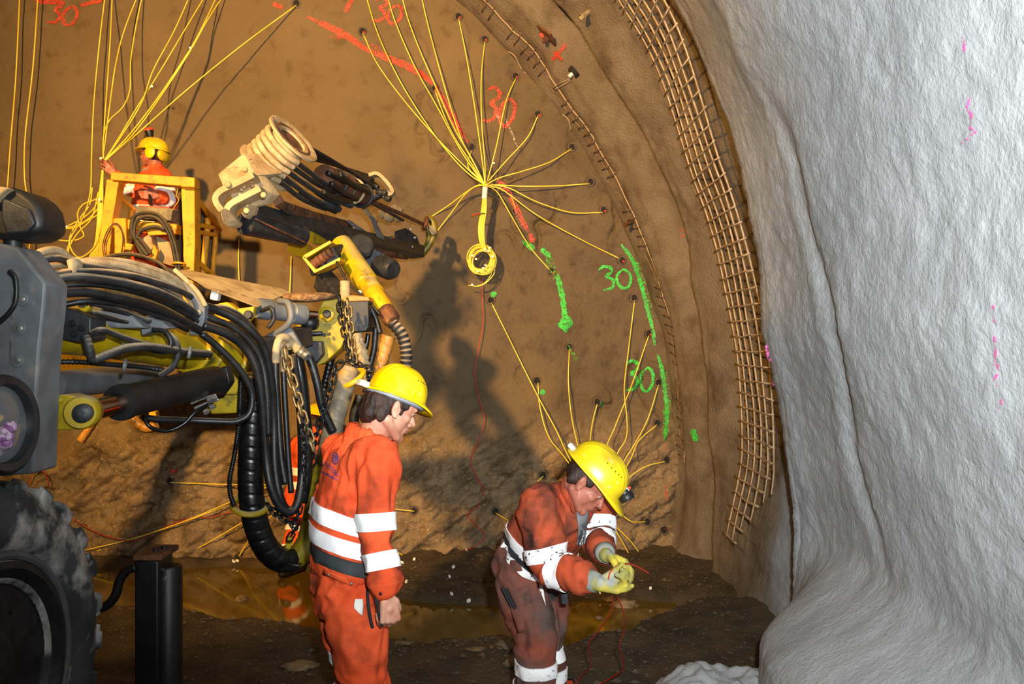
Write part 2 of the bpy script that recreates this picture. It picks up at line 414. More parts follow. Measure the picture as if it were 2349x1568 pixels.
def num30(cx,cy,w_,h,rot=0,open0=False):
    a=R(rot)
    def T(l): return [(cx+(x*math.cos(a)-y*math.sin(a))*w_,cy+(x*math.sin(a)+y*math.cos(a))*h) for x,y in l]
    th=[(-.95,-.72),(-.62,-1),(-.2,-.85),(-.15,-.5),(-.55,-.12),(-.2,.1),(-.1,.55),(-.35,.9),(-.85,1)]
    ze=[(.55,-.6),(.2,-.2),(.12,.4),(.4,.95),(.75,.9),(1,.35),(.95,-.3),(.62,-.62),(.5,-.55)]
    return [T(th),T(ze)]
stroke('spray_paint_number',num30(1145,245,36,40,14),4.5,m_red,label='red sprayed number 30')
stroke('spray_paint_number',num30(143,28,34,28,12),4,m_red,label='red sprayed number 30')
stroke('spray_paint_number',num30(888,25,34,27,12),4,m_red,label='red sprayed number 30')
stroke('spray_paint_number',num30(1410,636,36,27,-6),3.2,m_grn,label='green sprayed number 30')
stroke('spray_paint_number',num30(1466,862,32,34,4),3.6,m_grn,label='green sprayed number 30')
stroke('spray_paint_line',[[(705,38),(755,62),(800,85),(835,110),(880,130),(935,152),(985,185),(1015,225),(1045,285),(1068,322)]],lambda t:5+3*math.sin(t*9)**2,m_red)
stroke('spray_paint_line',[[(755,84),(800,88),(840,112)],[(850,100),(900,135),(960,172)],[(1030,245),(1062,300),(1078,335)]],4,m_redfaint)
stroke('spray_paint_line',[[(1140,412),(1165,440),(1182,472),(1200,510),(1212,530)],[(1216,535),(1222,555)]],6,m_red)
stroke('spray_paint_line',[[(625,8),(650,18)],[(808,-4),(792,28)],[(80,2),(150,6)],[(185,12),(235,0)]],5,m_red)
stroke('spray_paint_line',[[(1200,552),(1225,572)],[(1242,570),(1262,590)]],6,m_grn)
stroke('spray_paint_line',[[(1255,575),(1268,620),(1280,640)]],8,m_grnf)
stroke('spray_paint_arrow',[[(1278,630),(1290,680),(1295,720),(1297,745)],[(1280,742),(1295,750),(1309,742),(1298,728),(1284,744)],[(1296,745),(1298,762)]],6,m_grn,label='green sprayed arrow pointing down')
stroke('spray_paint_line',[[(1302,780),(1312,805),(1325,832)]],4,m_grnf)
stroke('spray_paint_line',[[(1425,560),(1450,595),(1470,650),(1487,715),(1497,755),(1502,792)],[(1508,812),(1518,845),(1526,900),(1530,950),(1525,1010)]],4.2,m_grn)
stroke('spray_paint_line',[[(1460,600),(1478,665),(1495,740)],[(1518,840),(1530,920),(1526,1000)]],8,m_grnf)
stroke('spray_paint_spot',[[(1240,895),(1249,903)]],6,m_grn); stroke('spray_paint_spot',[[(1376,924),(1383,928)]],5,m_grn); stroke('spray_paint_spot',[[(1128,670),(1136,680)]],6,m_grn)
stroke('spray_paint_spot',[[(735,634),(748,642)]],7,m_grn)
stroke('spray_paint_cross',[[(385,1076),(410,1082)],[(388,1086),(408,1076)]],3,m_red)
stroke('spray_paint_line',[[(1522,1015),(1528,1032)],[(1528,1110),(1530,1160)],[(1526,1205),(1529,1215)],[(508,1092),(520,1094)]],4,m_redfaint)
stroke('spray_paint_line',[[(1138,258),(1145,275),(1150,290)],[(1158,270),(1172,300),(1190,345)]],2.2,m_sprayw)
def WQ(px,py,off=.006):
    # point of the right wall seen at a pixel
    o=V((0,0,H)); d=(P(px,py,1)-o); lo=1.6
    f=lambda t:(lambda p:math.hypot(p.x-AX,p.z-AZ)-wall_r(math.degrees(math.atan2(p.z-AZ,p.x-AX)),p.y))(o+d*t)
    t=1.6
    while f(t)<0 and t<8.1: t+=.05
    a=t-.05; b=t
    for _ in range(14):
        m=(a+b)/2
        if f(m)<0: a=m
        else: b=m
    return o+d*(a-off)
ws_=lambda x,y:WQ(x,y,.012)
stroke('spray_paint_mark',[[(1265,138),(1290,112),(1297,100)],[(1270,118),(1290,138)]],4,m_red,wall_right,ws_)
stroke('spray_paint_mark',[[(1562,522),(1568,545)]],5,m_redfaint,wall_right,ws_)
stroke('spray_paint_spot',[[(1588,985),(1598,1012)]],7,m_grn,wall_right,ws_)
stroke('spray_paint_mark',[[(2208,85),(2212,120)],[(2218,212),(2222,232),(2216,250),(2228,262),(2224,290),(2232,298)],[(2205,330),(2240,300)]],3.2,m_pink,wall_right,ws_)
stroke('spray_paint_mark',[[(2280,770),(2284,800),(2278,840)],[(2284,830),(2292,850),(2280,872),(2288,885)],[(2298,915),(2292,940)],[(2278,700),(2282,740)]],3,m_pink,wall_right,ws_)
stroke('spray_paint_mark',[[(1758,790),(1763,820),(1774,830)],[(1764,870),(1776,885)]],3.5,m_pink,wall_right,ws_)
# ================================================================ DRILLING RIG
m_steel=M('rig_grey_paint','686d72','565b60',sc=9,rough=.5,bump=.12,bsc=60,c3='8b8378',sc3=14,lo3=.6,hi3=.8)
m_dsteel=M('dark_steel','34373b','22252a',sc=14,rough=.45,metal=.25,bump=.2,bsc=50,c3='5b5045',sc3=9,lo3=.6,hi3=.75)
m_rub=M('black_rubber','1b1c1e','0f1011',sc=20,rough=.42,bump=.15,bsc=90,dust='8d7b66',dlo=.62,dhi=1.15)
m_rubd=M('dusty_rubber','2a2a2b','1a1a1b',sc=20,rough=.6,bump=.2,bsc=90,dust='b7a285',dlo=.15,dhi=.85)
m_rubc=M('clean_black_rubber','121314','08090a',sc=20,rough=.3,bump=.1,bsc=90)
m_tanh=M('mud_coated_hose','b5a07c','8f7856',sc=14,rough=.85,bump=.3,bsc=60)
m_cream=M('mud_coated_steel','b5a27c','8c7450',sc=8,lo=.35,hi=.7,rough=.8,bump=.3,bsc=40,c3='8a6a48',sc3=18,lo3=.58,hi3=.68)
m_yel=M('rig_yellow_paint','b89c0c','8f7c10',sc=7,rough=.42,bump=.15,bsc=40,c3='4b431c',sc3=9,lo3=.56,hi3=.7,dust='b7a88a',dlo=.55,dhi=1.2)
m_yel2=M('rig_yellow_clean','d8a80c','c2920c',sc=6,rough=.45,bump=.1,bsc=40,c3='6a4a14',sc3=16,lo3=.6,hi3=.72)
m_olive=M('olive_hose_sleeve','8a7a14','5c5416',sc=9,rough=.4,bump=.2,bsc=30,c3='26230e',sc3=12,lo3=.55,hi3=.68)
m_mixs=M('muddy_hose_sleeve','8a7c62','58574f',sc=8,rough=.5,bump=.2,bsc=30,c3='b08a3a',sc3=7,lo3=.56,hi3=.68)
m_orsl=M('orange_hose_sleeve','b8843c','8d6228',sc=9,rough=.5,c3='4a3214',sc3=18,lo3=.58,hi3=.66)
m_rust=M('rusty_steel','6d4226','3d2517',sc=11,rough=.75,bump=.3,bsc=50,c3='8d6236',sc3=20,lo3=.58,hi3=.7)
m_chrome=M('piston_rod','b89a82',rough=.14,metal=1)
m_blk=M('black_paint','111214','191b1d',sc=9,rough=.45,bump=.1,bsc=40)
m_silv=M('bolt_steel','9a9790','6c6a66',sc=30,rough=.4,metal=.6)
m_gold=M('chain_worn','a58a5c','5f5138',sc=30,rough=.45,metal=.5); m_chain=M('chain_black','23252a','15171a',sc=30,rough=.35,metal=.6)
m_tyre=M('tyre_rubber','4b5054','34383c',sc=6,rough=.75,bump=.3,bsc=40,c3='c9cbc8',sc3=5,lo3=.47,hi3=.6)
m_white=M('white_paint','dcdad2',rough=.5)
rig=thing('drilling_rig','yellow and grey wheeled drilling rig with black hoses and a raised drill feed','drilling rig',(-2.6,2.4,0))
def T(name,pts,r,mat,par=None,d=None,n=10,seg=10,prof=None,ds=None,cap=True):
    par=par or rig
    q=spline(PX(pts,d),seg)
    if ds: q=resample(q,ds)
    return obj(name,MB().tube(q,r,n,prof=prof,cap=cap),mat,par,ang=60 if prof else 180)
def spiral(pitch,depth=.06,duty=.18):
    return lambda L,a:(1-depth if ((L/pitch+a)%1)<duty else 1.0)
def corr(pitch,depth=.09): return lambda L,a:1+depth*math.sin(2*PI*L/pitch)
def pl(name,poly,d,t,mat,par=None,bevel=.006): return obj(name,MB().plate(poly,d,t),mat,par or rig,ang=30,bevel=bevel)
def disc(name,px,py,d,r,h,mat,par=None,ax=(0,-1,0),n=20,prof=None):
    return obj(name,MB().lathe(P(px,py,d),ax,prof or [(r*.85,0),(r,h*.3),(r,h*.8),(r*.8,h)],n),mat,par or rig,ang=40)
# --- outside the frame: chassis, and a panel added and cut to block lamp light
obj('chassis',MB().abox((-2.95,1.0,.95),2.0,5.0,.75),m_steel,rig,bevel=.05)
cp=obj('shade_panel',MB().prism([V((x,y,3.2)) for x,y in((-3.0,.7),(-2.4,1.2),(-2.02,1.2),(-1.80,.92),(-1.70,1.0),(-1.29,1.42),(-.70,2.12),(-.40,2.45),(-.4,-.5),(-3.0,-.5))][::-1],(0,0,.08)),m_yel2,rig,bevel=.02)  # unseen panel added, its edges follow the shadow lines it has to cast
mb=MB()
for x,y in ((-2.5,.6),(-.7,-.4),(-2.9,-.4)): mb.cyl((x,y,1.2),(x,y,3.21),.04,10)
obj('shade_panel_posts',mb,m_steel,rig)
# --- work lamp, bracket plate, headlight
wl=pl('work_lamp',[(-30,428,2.65),(25,428,2.65),(50,436,2.65),(72,452,2.65),(88,472,2.65),(95,500,2.65),(96,526,2.65),(78,538,2.65),(60,545,2.65),(25,548,2.65),(-30,545,2.65)],None,.16,m_blk,bevel=.018)
pl('lamp_visor',[(2,444),(20,430),(-20,424),(-40,450),(-20,470)],2.62,.05,m_cream,wl)
pl('lamp_glass',[(4,452),(66,478),(80,512),(62,532),(14,536),(2,500)],2.638,.02,m_dsteel,wl)
T('lamp_stalk',[(30,545),(28,575),(10,640)],.028,m_blk,d=2.72)
br=pl('bracket_plate',[(-70,540),(38,566),(104,648),(101,700),(90,800),(85,880),(77,1086),(-70,1098)],2.66,.14,m_steel,bevel=.008)
pl('bracket_edge',[(102,655),(122,648),(112,800),(120,905),(108,1065),(80,1082),(86,880),(92,800)],2.84,.04,m_yel)
for px,py in((52,686),(47,753),(42,826)):
    b=disc('bracket_bolt',px,py,2.66,.021,.008,m_steel,br); disc('bolt_centre',px,py,2.655,.010,.008,m_silv,b)
pl('bracket_seam',[(27,660),(30,660),(22,870),(19,870)],2.658,.01,m_silv,br,bevel=0)
ax=V((-.35,-1,.05)).normalized()
hl=obj('headlight',MB().lathe(P(12,972,2.50),(1,-.10,.05),[(r*.9,h) for r,h in [(.10,-.10),(.155,-.09),(.158,.0),(.150,.015),(.128,.012),(.122,-.02),(.10,-.05),(.05,-.07),(.01,-.075)]],32),m_dsteel,rig,ang=40)
obj('headlight_lens',MB().lathe(P(12,972,2.50),(1,-.10,.05),[(r*.9,h) for r,h in [(.122,-.012),(.10,-.004),(.05,.004),(.008,.006)]],32),M('lens_glass','6a7076',rough=.08,coat=1),hl)
m_pink=M('pink_reflection','d8c0dc','8f5a9a',sc=40,lo=.45,hi=.6,rough=.6,bump=.5,bsc=60)
mb=MB(); c=P(16,1012,2.46)  # pinkish lumps stand in for a reflection in the lens
for i in range(16):
    mb.ell(c+V((random.uniform(-.006,.012),random.uniform(-.045,.035),random.uniform(-.045,.045))),[random.uniform(.010,.019),.010,random.uniform(.010,.02)],None,8,6)
obj('lens_reflection',mb,m_pink,hl,ang=180)['label']='pinkish white lumps standing in for a reflection'
T('bracket_cable',[(22,620),(36,640),(36,690),(18,720),(-5,740)],.007,m_rub,d=2.6)
T('edge_hose',[(45,558),(80,600),(112,640),(135,690),(138,760),(122,800),(112,850),(114,905)],.010,m_rub,d=2.9,prof=corr(.012,.10),ds=.003)
T('edge_cable',[(92,905),(104,918),(106,940),(98,948)],.006,m_blk,d=2.8)
# --- wheel
wc=P(-26,1562,3.05); wa=V((1,-.10,0)).normalized(); Rw=.70
prof=[(.17,-.10),(.30,-.06),(.34,.0),(.40,.01),(.44,.0),(.46,.03),(.52,.045),(.60,.035),(.655,.0),(.69,-.05),(.70,-.12),(.70,-.36),(.64,-.42),(.30,-.42)]
wh=obj('wheel',MB().lathe(wc,wa,[(r,h) for r,h in prof],64),m_tyre,rig,ang=50)
obj('rim',MB().lathe(wc,wa,[(.40,-.02),(.41,.022),(.385,.03),(.36,.01),(.30,-.04),(.18,-.06),(.17,-.02),(.10,.0),(.01,.0)],48),m_dsteel,wh,ang=40)
obj('lock_ring',MB().torus(wc+wa*.012,wa,.43,.018,56,8),m_steel,wh)
u_,w_=V((0,0,1)),wa.cross(V((0,0,1)))
for k in range(26):
    a=2*PI*k/26; rd=u_*math.cos(a)+w_*math.sin(a); tg=-u_*math.sin(a)+w_*math.cos(a)
    sk=.5 if k%2 else -.5
    mb=MB(); mb.box(wc+rd*.674+wa*(-.10),rd*.018,tg*.050,wa*.10+tg*.03*sk); mb.box(wc+rd*.665+wa*(.0),rd*.030,tg*.036,wa*.016-rd*.012)
    obj('tread_lug',mb,m_tyre,wh,bevel=.01)
for k in range(10):
    a=2*PI*k/10; q=wc+(u_*math.cos(a)+w_*math.sin(a))*.24-wa*.055; obj('wheel_nut',MB().lathe(q,wa,[(.017,0),(.017,.03),(.012,.035)],6),m_dsteel,wh)
# --- stabiliser jack
js=pl('stabiliser_jack',[(308,1285),(363,1285),(363,1800),(308,1800)],3.85,.17,m_blk,bevel=.008)
off=V((0,0,0))
def at(px,py,d): return P(px,py,d)
a_=at(386,1296,3.93); obj('jack_cylinder',MB().lathe((a_.x,a_.y,0.0),(0,0,1),[(.062,0),(.062,a_.z-.01),(.055,a_.z)],24),m_blk,js)
obj('jack_foot',MB().abox((P(350,1700,3.9).x,3.95,.03),.34,.34,.05),m_blk,js,bevel=.01)
p0=at(335,1283,3.85); mb=MB().box((p0.x+.012,p0.y+.085,p0.z+.012),(.062,0,0),(0,.105,0),(0,0,.012))
cpj=obj('jack_cap',mb,m_rust,js,bevel=.004)
for i,(dx,dy) in enumerate(((.018,.06),(.04,.10))): obj('cap_bolt',MB().lathe((p0.x+dx,p0.y+dy,p0.z+.022),(0,0,1),[(.013,0),(.013,.014),(.008,.018)],6),m_blk,cpj)
disc('jack_port',371,1308,3.868,.014,.008,m_blk,js); disc('jack_port',380,1326,3.862,.010,.006,m_silv,js)
T('jack_hose',[(312,1300),(292,1308),(275,1330),(266,1362),(250,1384),(225,1395),(205,1386),(185,1372),(160,1360)],.020,m_blk,js,d=3.83,n=10)
# --- boom
bp=spline([P(60,742,3.0),P(200,758,3.25),P(380,790,3.7),P(545,822,4.2)],6)
boom=obj('boom',MB().tube(bp,lambda t:.098-.012*t,28),m_yel,rig,ang=180)
for t,rr in((.82,.100),(.86,.104),(.96,.11)):
    q=bp[int(t*(len(bp)-1))]; obj('boom_collar',MB().torus(q,bp[-1]-bp[-4],rr-.004,.012,32,8),m_yel,boom)
obj('boom_saddle',MB().plate([(150,690),(215,682),(300,722),(330,752),(255,752),(165,728)],3.22,.10),m_steel,boom,bevel=.01)
pl('junction_block',[(118,712),(150,705),(208,728),(208,778),(180,785),(118,776)],3.02,.12,m_dsteel,boom)
for px,py in((128,730),(145,748),(168,742),(190,752),(172,766),(136,768)): disc('block_fitting',px,py,3.02,.011,.014,m_blk,boom)
lug=pl('lifting_lug',[(176,700),(182,684),(195,682),(208,692),(204,706),(196,716),(182,712)],3.1,.03,m_yel,boom); disc('lug_pin',191,697,3.1,.014,.012,m_silv,lug)
# end bracket of the boom
eb=pl('boom_end_bracket',[(462,822),(500,800),(545,832),(556,872),(540,905),(505,905),(490,860)],4.05,.10,m_yel)
pl('end_plate',[(472,868),(556,864),(558,946),(474,950)],4.12,.06,m_yel,eb); disc('bracket_pin',515,870,4.02,.028,.05,m_dsteel,eb); disc('bracket_pin',497,878,4.0,.020,.03,m_dsteel,eb)
# cylinders
def cyl_mb(a,b,prof,n=28):
    a,b=V(a),V(b); L=(b-a).length; return MB().lathe(a,b-a,[(r,t*L) for r,t in prof],n)
c0,c1=P(272,924,3.02),P(492,872,3.75)
lift=obj('lift_cylinder',cyl_mb(c0,c1,[(.040,0),(.062,.001),(.064,.015),(.064,.05),(.058,.055),(.056,.10),(.059,.11),(.062,.98),(.062,1)]),m_blk,rig,ang=30)
r0=P(190,946,2.86); obj('lift_rod',MB().tube([r0,c0+(c1-c0)*.05],.036,20),m_chrome,lift)
ck=pl('rod_clevis',[(108,908),(150,904),(186,912),(200,930),(204,950),(196,975),(182,985),(120,988),(104,984)],2.80,.09,m_yel,lift)
e=obj('rod_eye',MB().lathe(P(184,947,2.79),(.25,-1,0),[(.02,-.09),(.052,-.09),(.054,-.01),(.048,0),(.024,0)],28),m_yel,ck); 
obj('clevis_pin',MB().lathe(P(190,947,2.775),(.25,-1,0),[(.030,-.02),(.030,.012),(.020,.018),(.006,.018)],20),m_dsteel,ck)
pl('clevis_gusset',[(122,918),(140,912),(142,922),(128,926),(128,970),(122,972)],2.79,.03,m_yel,ck)
obj('swing_cylinder',cyl_mb(P(118,884,3.25),P(360,858,3.95),[(.03,0),(.054,.01),(.056,.97),(.045,1)]),m_steel,rig,ang=30)
pl('cylinder_gland',[(490,848),(520,838),(528,876),(505,908),(490,900)],3.78,.07,m_blk,lift)
for a,b in(((438,925),(496,905)),((446,936),(502,916))): T('hydraulic_pipe',[(a[0],a[1]),((a[0]+b[0])/2,(a[1]+b[1])/2-2),(b[0],b[1])],.006,m_silv,lift,d=3.6)
for px,py in((487,914),(498,910),(478,941),(492,930)): disc('pipe_fitting',px,py,3.6,.012,.022,m_silv,lift,ax=(-.8,-.4,-.4),n=6)
# --- hoses over the boom
HB=[('a',[(76,592,2.9),(84,584,2.92),(100,576,2.95),(122,573,3.0),(144,579,3.05),(160,594,3.1),(185,600,3.12),(250,604,3.2),(310,616,3.3),(380,640,3.45),(425,672,3.6),(452,712,3.7)],.0135,m_tanh),
 ('b',[(92,598,2.95),(130,592,3.0),(180,606,3.1),(245,616,3.2),(320,640,3.35),(400,680,3.5),(445,718,3.65)],.0135,m_rubd),
 ('c',[(118,644,2.9),(160,636,2.95),(204,637,3.0),(281,648,3.15),(357,668,3.3),(421,699,3.5),(458,728,3.65)],.016,m_rubd),
 ('d',[(135,672,2.9),(204,671,3.0),(294,689,3.15),(357,706,3.3),(421,737,3.5),(458,757,3.6)],.0165,m_rub),
 ('e',[(112,630,2.98),(179,622,3.05),(255,625,3.2),(319,635,3.3),(383,655,3.45),(432,676,3.6),(456,700,3.7)],.0125,m_rubd),
 ('f',[(200,692,3.05),(268,709,3.15),(306,724,3.25),(345,737,3.3)],.010,m_rubd),
 ('g',[(212,716,3.05),(281,735,3.2),(330,747,3.3)],.009,m_rubd),
 ('h',[(222,684,3.1),(290,702,3.25),(335,720,3.35)],.008,m_rub),
 ('i',[(90,610,3.0),(150,606,3.1),(220,596,3.25),(300,602,3.4),(385,630,3.55),(440,668,3.7),(462,700,3.8)],.012,m_tanh),
 ('j',[(130,655,3.0),(210,652,3.08),(290,664,3.2),(370,690,3.4),(430,722,3.55),(460,742,3.65)],.011,m_rub),
 ('k',[(140,700,3.0),(210,690,3.05),(300,705,3.2),(370,728,3.35),(430,756,3.5)],.011,m_rub)]
for k,pts,r,m_ in HB: T('boom_hose',pts,r,m_,n=12)
pl('hose_clamp',[(150,596),(168,590),(176,602),(170,630),(158,628)],3.02,.05,m_tanh)
cl=pl('clamp_plate',[(405,622),(430,648),(452,672),(470,700),(468,742),(458,768),(432,768),(440,740),(446,705),(432,676)],3.62,.05,m_steel)
T('clamp_rim',[(400,618,3.6),(430,645,3.6),(455,672,3.6),(472,702,3.6)],.010,m_cream,cl)
for px,py in((446,742),(414,748),(458,716)): disc('clamp_bolt',px,py,3.615,.012,.012,m_silv,cl)
pl('pipe_bracket',[(318,742),(336,724),(372,738),(390,752),(350,758),(325,770)],3.3,.08,m_steel)
# cables hung on the boom side
T('boom_cable',[(208,765,3.0),(232,756,3.0),(258,764,3.05),(290,776,3.1),(330,788,3.2),(370,800,3.3)],.011,m_rubd)
T('boom_cable',[(196,770,3.0),(205,800,3.0),(214,824,3.02),(250,812,3.05),(290,798,3.1),(345,795,3.2),(420,806,3.4),(480,812,3.7)],.016,m_rubd,prof=corr(.016,.05),ds=.005)
T('boom_cable',[(350,755,3.3),(378,760,3.3),(392,782,3.3),(384,805,3.3),(360,805,3.3),(330,795,3.25),(300,785,3.2)],.010,m_rub)
T('boom_cable',[(380,762,3.35),(402,780,3.35),(408,812,3.35),(395,842,3.35),(366,862,3.35)],.012,m_rubd)
T('boom_cable',[(112,830,3.0),(180,830,3.05),(260,836,3.2),(330,842,3.35),(372,848,3.4)],.009,m_blk,prof=corr(.014,.15),ds=.004)
for px,py in((281,800),(435,808),(286,838)): obj('cable_tie',MB().torus(P(px,py,3.12),(1,.3,-.2),.02,.005,16,6),m_steel,rig)
# --- hoses that hang beyond the clamp plate
HD=3.9
LOOP=[([(462,700,3.68),(500,712,3.75),(540,730,3.8),(580,762,3.85),(606,800,3.9),(622,870,3.95),(628,960,4.0),(630,1060,4.0),(640,1130,4.0),(656,1166,4.02),(678,1164,4.04),(690,1120,4.08),(692,1040,4.1),(690,960,4.12),(682,880,4.15),(672,815,4.2)],.019,m_rub),
 ([(465,745,3.62),(520,765,3.7),(560,795,3.78),(588,845,3.82),(602,930,3.86),(610,1040,3.9),(620,1110,3.9),(640,1158,3.92),(664,1174,3.95),(684,1150,3.98),(694,1085,4.02),(698,1000,4.05)],.020,m_rub),
 ([(470,725,3.66),(530,748,3.74),(574,784,3.8),(600,830,3.84),(612,900,3.86),(616,1000,3.88)],.014,m_rub),
 ([(462,765,3.6),(505,800,3.66),(552,850,3.72),(577,900,3.76),(573,945,3.76),(545,965,3.74),(500,966,3.72),(440,964,3.68),(372,962,3.6),(330,958,3.55)],.0145,m_rub),
 ([(329,954,3.5),(345,979,3.5),(383,988,3.55),(421,972,3.58),(450,943,3.6),(482,925,3.6)],.008,m_rubc),
 ([(655,1110,4.1),(645,1050,4.1),(638,960,4.1),(633,880,4.1),(632,830,4.1)],.018,m_rub),
 ([(668,1130,4.14),(662,1060,4.14),(656,960,4.14),(652,890,4.14),(650,850,4.14)],.014,m_rub),
 ([(690,800,4.3),(712,826,4.3),(728,880,4.3),(740,935,4.32),(764,990,4.35)],.021,m_rub),
 ([(676,800,4.35),(690,870,4.35),(697,950,4.3),(702,1010,4.25),(700,1090,4.2),(690,1150,4.2)],.034,m_rubc),
 ([(470,705,3.7),(515,706,3.8),(556,728,3.9),(590,770,4.0),(612,815,4.1)],.013,m_rubd)]
for pts,r,m_ in LOOP: T('hanging_hose',pts,r,m_,n=14)
T('hose_end',[(632,832,4.1),(634,800,4.1),(642,776,4.12),(656,774,4.15),(670,786,4.2),(684,806,4.2)],.0185,m_tanh,n=14)
T('hose_end',[(650,852,4.14),(650,812,4.14),(656,794,4.16),(670,792,4.2),(688,800,4.2)],.0145,m_tanh,n=14)
for px,py in((684,800),(694,806)): disc('hose_coupling',px,py,4.22,.024,.05,m_silv,ax=(.6,-.5,-.5),n=10)
T('coiled_cable',[(553,862,3.95),(549,959,3.95),(539,1035,3.95),(527,1099,3.95),(529,1135,3.95),(538,1160,3.95)],.0105,m_rubc,prof=corr(.011,.16),ds=.0028)
T('wrapped_hose',[(588,860,4.1),(580,950,4.1),(576,1040,4.1),(575,1110,4.1),(580,1165,4.1),(592,1215,4.12),(612,1258,4.14),(640,1282,4.18),(668,1284,4.24)],.060,m_rubc,n=28,prof=spiral(.055,.055,.14),ds=.006)
T('olive_hose',[(664,1284,4.23),(690,1268,4.28),(708,1235,4.34),(720,1185,4.4),(732,1120,4.46),(748,1050,4.5)],.056,m_olive,n=28,prof=spiral(.10,.07,.16),ds=.006)
T('muddy_hose',[(748,1050,4.5),(762,985,4.54),(784,910,4.6),(802,846,4.66)],.052,m_mixs,n=28,prof=spiral(.055,.06,.16),ds=.006)
obj('hose_ring',MB().torus(P(573,1158,4.1),(.18,-.36,.9),.078,.014,40,10),m_yel,rig)
obj('hose_ring',MB().torus(P(806,868,4.64),(-.45,-.35,.8),.075,.014,36,10),m_yel2,rig)
pl('hose_drip',[(622,1300),(660,1290),(690,1296),(676,1310),(640,1312)],4.14,.05,m_rubc)
pl('hose_hanger',[(655,1232),(668,1228),(672,1244),(664,1262),(653,1258)],4.2,.02,m_yel)
# orange sleeves seen under the boom
T('sleeved_hose',[(222,958,4.6),(210,975,4.6),(196,996,4.6),(186,1010,4.6)],.022,m_orsl,n=16,prof=spiral(.04,.1,.2),ds=.004)
T('sleeved_hose',[(300,955,4.6),(318,972,4.6),(340,982,4.6),(358,972,4.6)],.026,m_orsl,n=16,prof=spiral(.04,.1,.2),ds=.004)
pl('underside_bracket',[(250,838),(275,838),(280,852),(255,852)],4.4,.05,m_yel2); pl('underside_bracket',[(340,945),(356,942),(360,968),(344,972)],4.5,.05,m_yel2)  # small brackets in the cleaner yellow paint
# --- cradle head behind the hoses
pl('cover_plate',[(395,621,4.6),(430,618,4.65),(545,642,4.8),(644,661,4.9),(673,674,4.9),(640,680,4.75),(589,705,4.45),(470,660,4.35),(448,644,4.4)],None,.02,m_cream)
mb=MB(); nn=20
rows=[]
for i in range(15):
    t=i/14; x=641+t*128; w_2=math.sin(PI*min(1,max(0,t)))**.5
    rows.append([P(x,lerp(679,676,t)-math.cos(2*PI*k/nn)*9*w_2*(1.0 if math.cos(2*PI*k/nn)<0 else .8)+(12*w_2*.6 if math.cos(2*PI*k/nn)<0 else 0)+2*noise.noise(V((i*.6,k*.6,2))),4.85-math.sin(2*PI*k/nn)*.16*w_2) for k in range(nn)])
obj('dust_mat',MB().rings(rows),M('fibrous_dust','b08a5c','6f5236',sc=30,rough=.95,bump=1,bsc=60,bdist=.02),rig,ang=180)
mo=obj('rotation_motor',cyl_mb(P(588,706,4.55),P(702,722,4.75),[(.03,0),(.052,.01),(.056,.08),(.056,.25),(.050,.27),(.050,.7),(.056,.72),(.056,.95),(.04,1)]),m_steel,rig,ang=30)
obj('motor_rod',MB().tube([P(698,719,4.74),P(728,722,4.78)],.020,14),m_chrome,mo)
T('motor_hose',[(640,690,4.5),(660,694,4.45),(668,718,4.42),(662,742,4.42),(640,760,4.45),(618,772,4.5)],.017,m_steel,mo)
T('motor_hose',[(600,712,4.5),(622,706,4.42),(628,730,4.42),(615,752,4.42)],.011,m_dsteel,mo)
pl('cheek_plate',[(625,760),(650,750),(668,752),(690,790),(694,806),(668,815),(640,806)],4.45,.04,m_steel)
ears=pl('boom_ear',[(500,696),(520,692),(540,706),(548,728),(520,740),(490,722)],4.3,.08,m_yel2); pl('ear_plate',[(540,708),(584,702),(578,728),(560,746),(545,740)],4.32,.05,m_yel); disc('ear_pin',572,722,4.3,.022,.03,m_dsteel,ears)
pl('white_bracket',[(484,664),(502,668),(498,690),(480,686)],4.4,.05,m_white)
rot=pl('rotation_head',[(676,746),(716,742),(740,690),(784,684),(800,770),(780,800),(745,832),(726,838),(716,800),(690,790)],4.9,.20,m_yel)
for px,py,r in((751,720,.042),):
    disc('rotation_bore',px,py,4.88,r,.03,m_yel,rot); disc('bore_pin',px,py,4.86,r*.55,.02,m_blk,rot)
disc('valve_block',712,752,4.85,.05,.06,m_blk,rot,ax=(0,-.3,1)); pl('valve_cover',[(690,782),(738,782),(742,812),(722,836),(704,826),(692,800)],4.84,.06,m_dsteel,rot)
for k in range(7): disc('head_bolt',690+k*11,766+1.0*k%2,4.86,.010,.02,m_dsteel,rot,n=6)
T('rotation_ring',[(672,756,4.82),(700,764,4.8),(740,764,4.82)],.012,m_dsteel,rot)
bb=pl('hose_guard',[(787,690),(846,688),(847,752),(838,760),(796,762),(787,748)],4.95,.22,m_blk)
pl('guard_lit_top',[(785,684),(806,676),(846,680),(848,690),(787,692)],4.94,.24,m_orsl,bb)  # orange slab paints lamp light on the black guard's top
